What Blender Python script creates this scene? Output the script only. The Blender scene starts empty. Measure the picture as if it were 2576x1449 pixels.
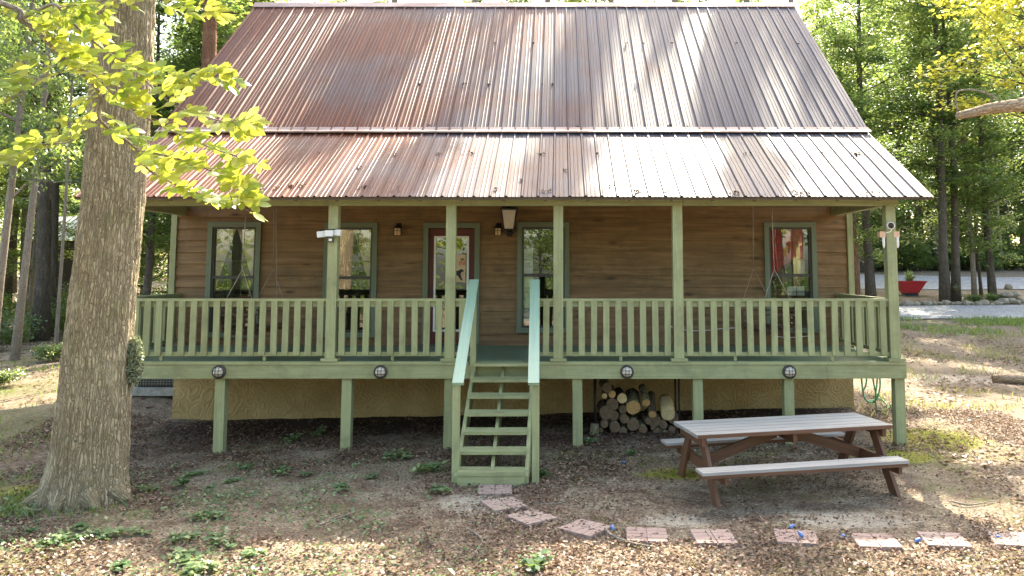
import bpy, math, random
import numpy as np
from mathutils import Vector, Matrix, Euler
R = math.radians
rnd = random.Random(7)
sc = bpy.context.scene
COL = sc.collection

# ------------------------------------------------------------------ camera model (photo width taken as 2576)
FOC, PIT, VX = 2080.0, R(5.6), 1408.0
VY = 672 - FOC * math.tan(PIT)
CAM = Vector((0, -12.19, 2.64))
FW = Vector((0, math.cos(PIT), math.sin(PIT))); UP = Vector((0, -math.sin(PIT), math.cos(PIT)))
def ray(u, v): return FW + Vector((1, 0, 0)) * ((u - VX) / FOC) + UP * ((VY - v) / FOC)
def atY(u, v, Y):
    d = ray(u, v); return CAM + d * ((Y - CAM.y) / d.y)
def atZ(u, v, Z):
    d = ray(u, v); return CAM + d * ((Z - CAM.z) / d.z)
def XofU(u, Y): return (u - VX) / FOC * (Y + 12.19)

# ------------------------------------------------------------------ terrain height
_cp = np.array([(-0.8,-2.1,.05),(-4.9,0,-.02),(-3.1,0,.03),(-1.6,0,.04),(.26,0,.08),(2,0,.09),(4.92,0,.10),(-6.7,2.44,.02),(-.9,2.44,.09),(5.1,2.44,.22),
 (-7.4,3.2,.34),(-5.4,-2.6,.05),(1.6,-2.7,.03),(3.7,-2.4,.05),(0,-3.6,.02),(4,-4,.03),(-4.8,-4.8,0),(4,-4.8,0),(8,0,.12),(9.7,5.9,.15),(14,18,.72),(25,18,.8),
 (17,28,1.4),(30,28,1.5),(16,38,2.22),(35,38,2.3),(20,50,2.55),(45,50,2.7),(-15.4,12,-.02),(-11,6,.0),(-20,25,-.3),(-30,40,-.2),(-25,60,.8),(-45,25,0),
 (0,12,.5),(0,25,.9),(0,40,1.6),(0,60,2.4),(-12,20,.2),(-8,-12,0),(0,-12,0),(8,-12,0),(-12,-3,0),(-10,1,-.02),(0,-30,-.2),(25,-20,.1),(-25,-20,0),(40,0,.4),(-40,0,0),
 (0,150,3.5),(110,150,4),(-110,150,3),(140,0,1),(-140,0,0),(0,-70,0),(110,-70,0),(-110,-70,0),(0,90,3)], dtype=float)
def _rbf(r): return np.where(r > 1e-6, r * r * np.log(np.maximum(r, 1e-6)), 0)
_P = _cp[:, :2] / 10; _n = len(_P)
_K = _rbf(np.linalg.norm(_P[:, None] - _P[None], axis=2)) + np.eye(_n) * .002
_A = np.zeros((_n + 3, _n + 3)); _A[:_n, :_n] = _K; _A[:_n, _n] = 1; _A[:_n, _n+1:] = _P; _A[_n, :_n] = 1; _A[_n+1:, :_n] = _P.T
_W = np.linalg.solve(_A, np.concatenate([_cp[:, 2], [0, 0, 0]]))
def Hn(x, y):
    q = np.stack([np.asarray(x, float).ravel(), np.asarray(y, float).ravel()], 1) / 10
    out = np.empty(len(q))
    for i in range(0, len(q), 4000):
        s = q[i:i+4000]
        out[i:i+4000] = _rbf(np.linalg.norm(s[:, None] - _P[None], axis=2)) @ _W[:_n] + _W[_n] + s @ _W[_n+1:]
    return out
def H(x, y): return float(Hn([x], [y])[0])
def ground(u, v):
    """point of the terrain seen at photo position u, v"""
    z = 0.05
    for _ in range(12):
        p = atZ(u, v, z); z = .5 * z + .5 * H(p.x, p.y)
    return Vector((p.x, p.y, H(p.x, p.y)))

# ------------------------------------------------------------------ materials
def newmat(name):
    m = bpy.data.materials.new(name); m.use_nodes = True
    return m, m.node_tree, m.node_tree.nodes['Principled BSDF']
def nd(nt, typ, ins=None, **props):
    n = nt.nodes.new(typ)
    for k, v in props.items(): setattr(n, k, v)
    for k, v in (ins or {}).items():
        if hasattr(v, 'is_output'): nt.links.new(v, n.inputs[k])
        else: n.inputs[k].default_value = v
    return n
def ramp(nt, fac, stops, interp='LINEAR'):
    n = nt.nodes.new('ShaderNodeValToRGB'); n.color_ramp.interpolation = interp
    e = n.color_ramp.elements
    while len(e) < len(stops): e.new(.5)
    for i, (p, c) in enumerate(stops):
        e[i].position = p; e[i].color = (*c, 1) if len(c) == 3 else c
    nt.links.new(fac, n.inputs[0]); return n.outputs[0]
def mixc(nt, fac, a, b, mode='MIX'):
    n = nt.nodes.new('ShaderNodeMix'); n.data_type = 'RGBA'; n.blend_type = mode
    for s, v in ((n.inputs[0], fac), (n.inputs[6], a), (n.inputs[7], b)):
        if hasattr(v, 'is_output'): nt.links.new(v, s)
        else: s.default_value = v if not isinstance(v, tuple) or len(v) == 4 else (*v, 1)
    return n.outputs[2]
def mathn(nt, op, a, b=0.0, c=None):
    n = nt.nodes.new('ShaderNodeMath'); n.operation = op
    for i, v in enumerate((a, b) if c is None else (a, b, c)):
        if hasattr(v, 'is_output'): nt.links.new(v, n.inputs[i])
        else: n.inputs[i].default_value = v
    return n.outputs[0]
def mapping(nt, vec, scale, loc=(0, 0, 0)):
    return nd(nt, 'ShaderNodeMapping', {'Vector': vec, 'Scale': scale, 'Location': loc}).outputs[0]
def noise(nt, vec, scale, detail=4, rough=.55, dist=0):
    return nd(nt, 'ShaderNodeTexNoise', {'Vector': vec, 'Scale': scale, 'Detail': detail, 'Roughness': rough, 'Distortion': dist}).outputs[0]
def bump(nt, h, strength, dist=.01, normal=None):
    d = {'Height': h, 'Strength': strength, 'Distance': dist}
    if normal is not None: d['Normal'] = normal
    return nd(nt, 'ShaderNodeBump', d).outputs[0]
def setb(nt, b, **k):
    names = {'color': 'Base Color', 'rough': 'Roughness', 'normal': 'Normal', 'metal': 'Metallic', 'spec': 'Specular IOR Level'}
    for a, v in k.items():
        s = b.inputs[names[a]]
        if hasattr(v, 'is_output'): nt.links.new(v, s)
        else: s.default_value = (*v, 1) if isinstance(v, tuple) and len(v) == 3 else v

def plain(name, col, rough=.6, metal=0, spec=.4, var=.25, scale=12):
    m, nt, b = newmat(name)
    tc = nd(nt, 'ShaderNodeTexCoord').outputs['Object']
    n = noise(nt, tc, scale, 5, .6)
    c = ramp(nt, n, [(.3, tuple(x * (1 - var) for x in col)), (.7, tuple(min(1, x * (1 + var)) for x in col))])
    setb(nt, b, color=c, rough=rough, metal=metal, spec=spec)
    return m

def wood(name, dark, mid, light, rough=.75, bmp=.25, su=1.2, sv=22, dirt=None, knots=False, spec=.3, worn=None, vary=0):
    """boards: UV u runs along the grain in metres, v across"""
    m, nt, b = newmat(name)
    uv = nd(nt, 'ShaderNodeUVMap').outputs[0]
    g = noise(nt, mapping(nt, uv, (su, sv, 1)), 1.0, 6, .65, .6)
    c = ramp(nt, g, [(.25, dark), (.5, mid), (.78, light)])
    big = noise(nt, mapping(nt, uv, (.5, 1.6, 1)), 1.0, 3, .5)
    c = mixc(nt, ramp(nt, big, [(.35, (0, 0, 0)), (.7, (.55, .55, .55))]), c, mid)
    if knots:
        v = nd(nt, 'ShaderNodeTexVoronoi', {'Vector': mapping(nt, uv, (1.5, 4.2, 1)), 'Scale': 1.0, 'Randomness': 1.0})
        k = ramp(nt, mathn(nt, 'ADD', v.outputs['Distance'], mathn(nt, 'MULTIPLY', g, .12)), [(.10, (1, 1, 1)), (.26, (0, 0, 0))])
        c = mixc(nt, mathn(nt, 'MULTIPLY', k, .75), c, tuple(x * .35 for x in dark))
    if worn:
        w = noise(nt, mapping(nt, uv, (2.5, 30, 1)), 1.0, 6, .8)
        c = mixc(nt, ramp(nt, w, [(.62, (0, 0, 0)), (.72, (1, 1, 1))]), c, worn)
    if dirt:
        pos = nd(nt, 'ShaderNodeNewGeometry').outputs['Position']
        w = noise(nt, pos, 3.1, 6, .7)
        c = mixc(nt, ramp(nt, w, [(.48, (0, 0, 0)), (.75, (.75, .75, .75))]), c, dirt)
    if vary:
        oi = nd(nt, 'ShaderNodeObjectInfo').outputs['Random']
        c = nd(nt, 'ShaderNodeHueSaturation', {'Color': c, 'Value': mathn(nt, 'ADD', mathn(nt, 'MULTIPLY', oi, vary), 1 - vary / 2)}).outputs[0]
    nm = bump(nt, g, bmp, .006)
    setb(nt, b, color=c, rough=rough, normal=nm, spec=spec)
    return m

M = {}
M['green'] = wood('sage_paint', (.20, .215, .105), (.28, .292, .148), (.375, .38, .215), .62, .3, 1.2, 24, dirt=(.17, .165, .09), worn=(.40, .385, .27), vary=.22)
M['green_deck'] = wood('deck_paint', (.09, .15, .09), (.13, .20, .125), (.19, .27, .17), .45, .25, 1.0, 20, dirt=(.12, .13, .08))
M['green_rail'] = wood('handrail_sky_tint', (.20, .30, .20), (.27, .38, .27), (.36, .47, .36), .42, .2, 1.0, 26, worn=(.30, .33, .22), spec=.5)  # mint tone puts the sky's reflection into the handrail colour
M['trim'] = wood('casing_paint', (.11, .135, .085), (.15, .175, .11), (.20, .225, .15), .6, .2, 1.0, 30)
M['siding'] = wood('brown_siding', (.08, .044, .019), (.21, .122, .053), (.345, .22, .10), .65, .3, .8, 15, knots=True, dirt=(.10, .068, .03))
M['rafter'] = wood('rafter_wood', (.12, .12, .08), (.19, .19, .13), (.27, .27, .19), .7, .2)
M['soffit'] = wood('soffit_board', (.05, .035, .022), (.08, .055, .035), (.12, .085, .055), .8, .2)
M['greywood'] = wood('weathered_grey_wood', (.085, .08, .074), (.29, .28, .265), (.47, .46, .445), .5, .4, .7, 20, spec=.5, dirt=(.30, .27, .24))
M['redwood'] = wood('red_brown_stain', (.07, .034, .02), (.128, .062, .036), (.20, .105, .065), .55, .3, .8, 24)
M['swing'] = wood('swing_wood', (.075, .04, .024), (.13, .075, .045), (.20, .13, .085), .6, .3)
M['balcony'] = wood('old_green_board', (.10, .11, .06), (.16, .17, .10), (.22, .22, .14), .7, .3)
M['cut'] = plain('cut_wood', (.50, .31, .13), .8, var=.3, scale=30)
M['cutpale'] = plain('fresh_split_wood', (.58, .45, .24), .8, var=.25, scale=14)
M['cutdark'] = plain('old_cut_wood', (.15, .10, .06), .85, var=.4, scale=25)
M['darkmetal'] = plain('dark_metal', (.03, .025, .022), .5, .4)
M['bronze'] = plain('window_bronze', (.06, .055, .045), .5, .2)
M['black'] = plain('black_rubber', (.015, .015, .015), .6)
M['white'] = plain('white_plastic', (.72, .70, .66), .5, var=.06)
M['lens'] = plain('frosted_lens', (.62, .55, .47), .35, var=.08, spec=.6)
M['amber'] = plain('amber_glass', (.62, .40, .20), .4, var=.12, spec=.6)
M['curtain'] = plain('cream_curtain', (.86, .76, .56), .9, var=.12)
M['redcloth'] = plain('red_fabric', (.60, .03, .03), .8, var=.3)
M['palepanel'] = plain('pale_window_panel', (.66, .70, .64), .8, var=.06)
M['doorred'] = wood('dark_red_door', (.075, .018, .012), (.11, .026, .018), (.15, .042, .028), .5, .15, 1, 12)
M['dooredge'] = plain('door_glass_edge', (.74, .71, .66), .5, var=.05)
M['interior'] = plain('dark_interior', (.05, .035, .025), .9)
M['sign'] = plain('pale_board', (.55, .40, .25), .8, var=.15)
M['redpaint'] = plain('red_lettering', (.55, .05, .03), .6, var=.1)
M['hose'] = plain('green_hose', (.06, .26, .10), .4, var=.3, spec=.5)
M['barrow'] = plain('red_barrow_paint', (.42, .025, .03), .45, var=.2, spec=.5)
M['bluecap'] = plain('blue_plastic', (.06, .15, .38), .35, var=.2, spec=.6)
M['copper'] = plain('peach_housing', (.62, .38, .25), .55, var=.1)
M['acgrey'] = plain('grey_grille', (.16, .15, .12), .6, .3)
M['concrete'] = plain('concrete', (.26, .25, .22), .9, var=.3)
M['rock'] = plain('field_stone', (.24, .205, .15), .9, var=.45, scale=6)
M['paleroof'] = plain('pale_metal_roof', (.50, .56, .58), .4, .3, var=.15, scale=4)
M['rope'] = plain('swing_chain', (.30, .24, .18), .6, .3)
M['shed'] = plain('shed_wall', (.06, .05, .04), .9)

def mk_roof(name, seed):
    m, nt, b = newmat(name)
    tc = nd(nt, 'ShaderNodeTexCoord').outputs['Object']
    st = noise(nt, mapping(nt, tc, (9, .35, .35), (seed, 0, 0)), 1.0, 6, .7)
    bl = noise(nt, mapping(nt, tc, (.5, .45, .45), (seed * 3, 0, 0)), 1.0, 4, .6)
    fine = noise(nt, mapping(nt, tc, (40, 4, 4)), 1.0, 4, .7)
    c = ramp(nt, st, [(.30, (.045, .012, .007)), (.5, (.105, .032, .018)), (.70, (.17, .066, .040))])
    c = mixc(nt, ramp(nt, bl, [(.42, (0, 0, 0)), (.68, (.6, .6, .6))]), c, (.11, .062, .046))
    c = mixc(nt, ramp(nt, fine, [(.60, (0, 0, 0)), (.75, (.5, .5, .5))]), c, (.07, .04, .03))
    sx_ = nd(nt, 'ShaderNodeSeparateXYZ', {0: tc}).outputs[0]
    grad = mathn(nt, 'ADD', mathn(nt, 'MULTIPLY', sx_, .085), mathn(nt, 'ADD', mathn(nt, 'MULTIPLY', bl, 1.1), mathn(nt, 'MULTIPLY', st, .5)))
    grad = ramp(nt, grad, [(.46, (0, 0, 0)), (.86, (.88, .88, .88))])
    c = mixc(nt, grad, c, ramp(nt, st, [(.3, (.038, .040, .052)), (.7, (.10, .105, .13))]))  # sky reflection put into the colour: blue-grey, stronger towards the right
    ro = mathn(nt, 'ADD', mathn(nt, 'MULTIPLY', st, .26), .32)
    h = mathn(nt, 'ADD', mathn(nt, 'MULTIPLY', bl, 1.0), mathn(nt, 'MULTIPLY', fine, .08))
    setb(nt, b, color=c, rough=ro, metal=.04, spec=.08, normal=bump(nt, h, .12, .03))
    return m
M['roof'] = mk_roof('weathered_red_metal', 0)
m, nt, b = newmat('pale_flashing')
tc = nd(nt, 'ShaderNodeTexCoord').outputs['Object']
setb(nt, b, color=ramp(nt, noise(nt, mapping(nt, tc, (1.2, 6, 6)), 1.0, 5), [(.35, (.17, .09, .07)), (.65, (.34, .25, .22))]), rough=.42, metal=.2, spec=.4); M['flash'] = m

m, nt, b = newmat('ochre_stucco')
tc = nd(nt, 'ShaderNodeNewGeometry').outputs['Position']
wv = nd(nt, 'ShaderNodeTexVoronoi', {'Vector': nd(nt, 'ShaderNodeVectorMath', {0: mapping(nt, tc, (2.6, 2.6, 2.6)), 1: nd(nt, 'ShaderNodeTexNoise', {'Vector': tc, 'Scale': 2.2, 'Detail': 3}).outputs[1]}, operation='ADD').outputs[0], 'Scale': 1.6}, feature='F1')
rings = mathn(nt, 'SINE', mathn(nt, 'MULTIPLY', wv.outputs['Distance'], 26.0))
fine = noise(nt, tc, 30, 5, .7)
c = ramp(nt, noise(nt, tc, 1.7, 5), [(.3, (.36, .245, .105)), (.7, (.50, .36, .17))])
c = mixc(nt, ramp(nt, rings, [(.86, (0, 0, 0)), (.99, (.38, .38, .38))]), c, (.16, .10, .045))
c = mixc(nt, ramp(nt, noise(nt, tc, 4.5, 6, .8), [(.6, (0, 0, 0)), (.74, (.7, .7, .7))]), c, (.15, .105, .05))
setb(nt, b, color=c, rough=.95, spec=.2, normal=bump(nt, mathn(nt, 'ADD', mathn(nt, 'MULTIPLY', rings, .35), fine), .8, .012)); M['stucco'] = m

def bark(name, dark, mid, light, su, sv, bs=1.0, moss=None):
    m, nt, b = newmat(name)
    uv = nd(nt, 'ShaderNodeUVMap').outputs[0]
    wob = nd(nt, 'ShaderNodeTexNoise', {'Vector': mapping(nt, uv, (5, 5, 1)), 'Scale': 1.0, 'Detail': 3}).outputs[1]
    vec = nd(nt, 'ShaderNodeVectorMath', {0: mapping(nt, uv, (su, sv, 1)), 1: wob}, operation='ADD').outputs[0]
    vd = nd(nt, 'ShaderNodeTexVoronoi', {'Vector': vec, 'Scale': 1.0, 'Randomness': 1.0}, feature='DISTANCE_TO_EDGE').outputs['Distance']
    am = noise(nt, mapping(nt, uv, (su * .25, sv * .4, 1)), 1.0, 3, .6)
    r1 = mathn(nt, 'ABSOLUTE', mathn(nt, 'SUBTRACT', noise(nt, mapping(nt, uv, (su * .9, sv * .8, 1)), 1.0, 4, .55, .9), .5))
    v = mathn(nt, 'MINIMUM', mathn(nt, 'MULTIPLY', vd, mathn(nt, 'ADD', mathn(nt, 'MULTIPLY', am, 3.0), -.35)), mathn(nt, 'ADD', mathn(nt, 'MULTIPLY', r1, 2.2), .01))
    f = noise(nt, mapping(nt, uv, (su * 2, sv * 6, 1)), 1.0, 6, .7)
    c = ramp(nt, f, [(.25, mid), (.7, light)])
    big = noise(nt, mapping(nt, uv, (1.2, 2.2, 1)), 1.0, 4, .6)
    c = mixc(nt, ramp(nt, big, [(.40, (0, 0, 0)), (.70, (.7, .7, .7))]), c, mid)
    c = mixc(nt, ramp(nt, v, [(.0, (.9, .9, .9)), (.085, (0, 0, 0))]), c, dark)
    c = mixc(nt, ramp(nt, noise(nt, mapping(nt, uv, (2.6, 1.6, 1), (3, 9, 0)), 1.0, 5, .65), [(.55, (0, 0, 0)), (.72, (.6, .6, .6))]), c, tuple(min(1, x * 1.25) for x in light))
    if moss:
        c = mixc(nt, ramp(nt, noise(nt, mapping(nt, uv, (3, 3, 1)), 1.0, 5), [(.55, (0, 0, 0)), (.7, (.55, .55, .55))]), c, moss)
    h = mathn(nt, 'ADD', mathn(nt, 'MINIMUM', mathn(nt, 'MULTIPLY', v, 3.0), .6), mathn(nt, 'MULTIPLY', f, .35))
    setb(nt, b, color=c, rough=.92, spec=.2, normal=bump(nt, h, bs, .035)); return m
M['oakbark'] = bark('oak_bark', (.14, .10, .058), (.35, .275, .17), (.53, .44, .295), 26, 5.5, 1.0, moss=(.20, .19, .09))
M['bark'] = bark('forest_bark', (.03, .026, .02), (.085, .07, .052), (.15, .125, .095), 14, 3, .8)
M['barkpale'] = bark('pale_bark', (.10, .08, .06), (.23, .19, .145), (.34, .29, .23), 12, 6, .6)
M['barkred'] = bark('red_pine_bark', (.05, .025, .018), (.20, .095, .055), (.32, .17, .10), 9, 3.5, .9)
M['barkdead'] = bark('dead_limb_bark', (.16, .09, .05), (.42, .30, .19), (.60, .48, .34), 20, 6, .8)
M['logbark'] = bark('firewood_bark', (.03, .022, .015), (.10, .075, .05), (.20, .165, .115), 16, 5, .8)
M['logmoss'] = bark('lichen_bark', (.06, .05, .03), (.22, .20, .11), (.38, .35, .22), 18, 8, .8)

def leafmat(name, stops, trans, tmix=.5, gloss=.06, grough=.35, vary=True):
    m, nt, b = newmat(name); nt.nodes.remove(b)
    out = [n for n in nt.nodes if n.type == 'OUTPUT_MATERIAL'][0]
    at = nd(nt, 'ShaderNodeAttribute', attribute_name='tint').outputs['Fac']
    if vary:
        at = mathn(nt, 'ADD', at, mathn(nt, 'MULTIPLY', mathn(nt, 'SUBTRACT', nd(nt, 'ShaderNodeObjectInfo').outputs['Random'], .5), .45))
    c = ramp(nt, at, stops)
    t = ramp(nt, at, trans)
    df = nd(nt, 'ShaderNodeBsdfDiffuse', {'Color': c}).outputs[0]
    tr = nd(nt, 'ShaderNodeBsdfTranslucent', {'Color': t}).outputs[0]
    mx = nd(nt, 'ShaderNodeMixShader', {0: tmix, 1: df, 2: tr}).outputs[0]
    gl = nd(nt, 'ShaderNodeBsdfGlossy', {'Color': (.9, .95, 1, 1), 'Roughness': grough}).outputs[0]
    mx = nd(nt, 'ShaderNodeMixShader', {0: gloss, 1: mx, 2: gl}).outputs[0]
    nt.links.new(mx, out.inputs[0]); return m
M['leaf'] = leafmat('forest_leaves', [(0, (.05, .085, .03)), (.5, (.09, .135, .045)), (1, (.15, .20, .06))], [(0, (.12, .20, .05)), (.5, (.235, .33, .07)), (1, (.42, .48, .10))], .58, .05)
M['leafyellow'] = leafmat('yellow_maple_leaves', [(0, (.13, .17, .03)), (1, (.26, .26, .04))], [(0, (.38, .42, .05)), (1, (.62, .56, .07))], .55, .06)
M['leafhick'] = leafmat('hickory_leaves', [(0, (.12, .19, .03)), (1, (.20, .26, .045))], [(0, (.36, .46, .05)), (.45, (.58, .60, .08)), (1, (.76, .70, .13))], .66, .04, .4)
M['leafbush'] = leafmat('undergrowth_leaves', [(0, (.04, .08, .025)), (.5, (.08, .13, .035)), (1, (.15, .19, .05))], [(0, (.12, .22, .04)), (1, (.34, .42, .06))], .45, .07)
M['leafweed'] = leafmat('weed_leaves', [(0, (.05, .10, .04)), (.6, (.13, .20, .09)), (1, (.26, .31, .15))], [(0, (.10, .19, .05)), (1, (.26, .34, .08))], .35, .025)
M['grass'] = leafmat('grass_blades', [(0, (.06, .11, .025)), (1, (.16, .22, .055))], [(0, (.15, .25, .04)), (1, (.35, .42, .08))], .4, .04)
M['drygrass'] = leafmat('pale_grass', [(0, (.16, .17, .06)), (1, (.34, .31, .15))], [(0, (.28, .30, .08)), (1, (.45, .42, .16))], .4, .04)
M['litter'] = leafmat('dead_leaves', [(0, (.04, .027, .018)), (.4, (.135, .085, .058)), (.72, (.26, .165, .115)), (1, (.44, .315, .235))], [(0, (.08, .04, .02)), (1, (.36, .20, .09))], .18, .02, .45, vary=False)
M['roofdebris'] = leafmat('wet_dark_leaves', [(0, (.03, .02, .014)), (1, (.14, .085, .04))], [(0, (.05, .03, .015)), (1, (.14, .07, .03))], .15, .04, .5, vary=False)
M['ivy'] = leafmat('grey_green_leaves', [(0, (.11, .13, .07)), (1, (.30, .32, .21))], [(0, (.12, .15, .05)), (1, (.26, .30, .10))], .3, .05)

# glass
m, nt, b = newmat('window_glass'); nt.nodes.remove(b)
out = [n for n in nt.nodes if n.type == 'OUTPUT_MATERIAL'][0]
lw = nd(nt, 'ShaderNodeFresnel', {'IOR': 1.5}).outputs[0]
fac = mathn(nt, 'ADD', mathn(nt, 'MULTIPLY', lw, 1.0), .13)
wob = bump(nt, noise(nt, nd(nt, 'ShaderNodeNewGeometry').outputs['Position'], 1.3, 2), .02, .05)
tr = nd(nt, 'ShaderNodeBsdfTransparent', {'Color': (.86, .9, .88, 1)}).outputs[0]
gl = nd(nt, 'ShaderNodeBsdfGlossy', {'Color': (.95, .97, .95, 1), 'Roughness': .0, 'Normal': wob}).outputs[0]
nt.links.new(nd(nt, 'ShaderNodeMixShader', {0: fac, 1: tr, 2: gl}).outputs[0], out.inputs[0]); M['glass'] = m

# ground
m, nt, b = newmat('yard_soil')
pos = nd(nt, 'ShaderNodeNewGeometry').outputs['Position']
n1 = noise(nt, pos, .55, 5, .6); n2 = noise(nt, pos, 2.3, 6, .7); n3 = noise(nt, pos, 34, 8, .9); n4 = noise(nt, pos, 9, 5, .7)
soil = ramp(nt, n3, [(.40, (.07, .05, .032)), (.5, (.235, .185, .125)), (.60, (.48, .42, .31))])
lit = ramp(nt, n3, [(.40, (.035, .024, .017)), (.5, (.15, .105, .073)), (.61, (.34, .25, .18))])
c = mixc(nt, ramp(nt, n2, [(.42, (0, 0, 0)), (.58, (1, 1, 1))]), soil, lit)
sx = nd(nt, 'ShaderNodeSeparateXYZ', {0: pos})
side = ramp(nt, mathn(nt, 'ADD', mathn(nt, 'MULTIPLY', sx.outputs[0], .1), mathn(nt, 'MULTIPLY', n1, .4)), [(.62, (0, 0, 0)), (.85, (.8, .8, .8))])
c = mixc(nt, side, c, ramp(nt, n3, [(.40, (.085, .062, .042)), (.6, (.30, .24, .175))]))
moss = mathn(nt, 'MULTIPLY', ramp(nt, n1, [(.52, (0, 0, 0)), (.62, (1, 1, 1))]), ramp(nt, n4, [(.42, (0, 0, 0)), (.6, (.8, .8, .8))]))
c = mixc(nt, moss, c, ramp(nt, n3, [(.3, (.06, .075, .018)), (.7, (.17, .18, .05))]))
def blob(x, y, rx, ry, lo=.55, hi=1.0):
    v = nd(nt, 'ShaderNodeVectorMath', {0: nd(nt, 'ShaderNodeVectorMath', {0: pos, 1: (x, y, 0)}, operation='SUBTRACT').outputs[0], 1: (1 / rx, 1 / ry, 0)}, operation='MULTIPLY').outputs[0]
    d = nd(nt, 'ShaderNodeVectorMath', {0: v}, operation='LENGTH').outputs['Value']
    d = mathn(nt, 'ADD', d, mathn(nt, 'MULTIPLY', mathn(nt, 'SUBTRACT', n4, .5), 1.4))
    return ramp(nt, d, [(lo, (1, 1, 1)), (hi, (0, 0, 0))])
green = ramp(nt, n3, [(.3, (.14, .16, .015)), (.7, (.36, .36, .04))])
for q in ((5.5, .3, .95, .8), (4.6, -.6, .7, .5), (1.5, -1.5, .6, .35), (-5.9, -2.1, .9, .7)):
    c = mixc(nt, mathn(nt, 'MULTIPLY', blob(*q), .85), c, green)
for q in ((-9.5, 1.5, 2.6, 1.6), (-12, 6, 3.5, 2), (-7.6, -1.6, 1.2, .9)):
    c = mixc(nt, mathn(nt, 'MULTIPLY', blob(*q), .6), c, ramp(nt, n3, [(.4, (.045, .055, .02)), (.6, (.15, .155, .06))]))
sand = ramp(nt, n3, [(.35, (.30, .26, .19)), (.65, (.58, .54, .46))])
for q in ((-.95, -2.75, .45, .5), (3.0, -3.35, .8, .3), (1.2, -3.3, .5, .25), (8.6, 6.3, 2.2, .8)):
    c = mixc(nt, mathn(nt, 'MULTIPLY', blob(*q), .6), c, sand)
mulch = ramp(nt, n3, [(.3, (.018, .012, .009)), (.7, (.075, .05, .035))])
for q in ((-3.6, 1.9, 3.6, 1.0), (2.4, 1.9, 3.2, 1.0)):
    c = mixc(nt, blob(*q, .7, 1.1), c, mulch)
hh = mathn(nt, 'ADD', mathn(nt, 'MULTIPLY', n3, .5), n4)
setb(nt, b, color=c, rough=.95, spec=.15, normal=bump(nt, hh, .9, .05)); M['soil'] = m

m, nt, b = newmat('gravel')
pos = nd(nt, 'ShaderNodeNewGeometry').outputs['Position']
v = nd(nt, 'ShaderNodeTexVoronoi', {'Vector': pos, 'Scale': 22.0})
c = ramp(nt, nd(nt, 'ShaderNodeSeparateColor', {0: v.outputs['Color']}).outputs[0], [(0, (.17, .17, .175)), (.5, (.28, .28, .28)), (1, (.42, .41, .40))])
c = mixc(nt, ramp(nt, noise(nt, pos, .7, 5), [(.5, (0, 0, 0)), (.75, (.6, .6, .6))]), c, (.22, .19, .15))
setb(nt, b, color=c, rough=.9, spec=.2, normal=bump(nt, v.outputs['Distance'], .8, .03)); M['gravel'] = m

m, nt, b = newmat('brick_paver')
tc = nd(nt, 'ShaderNodeTexCoord').outputs['Object']; oi = nd(nt, 'ShaderNodeObjectInfo').outputs['Random']
c = ramp(nt, noise(nt, tc, 14, 6, .7), [(.3, (.20, .135, .115)), (.7, (.33, .24, .205))])
c = mixc(nt, mathn(nt, 'MULTIPLY', oi, .35), c, (.40, .33, .28))
setb(nt, b, color=c, rough=.9, spec=.2, normal=bump(nt, noise(nt, tc, 60, 4), .4, .004)); M['paver'] = m

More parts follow.
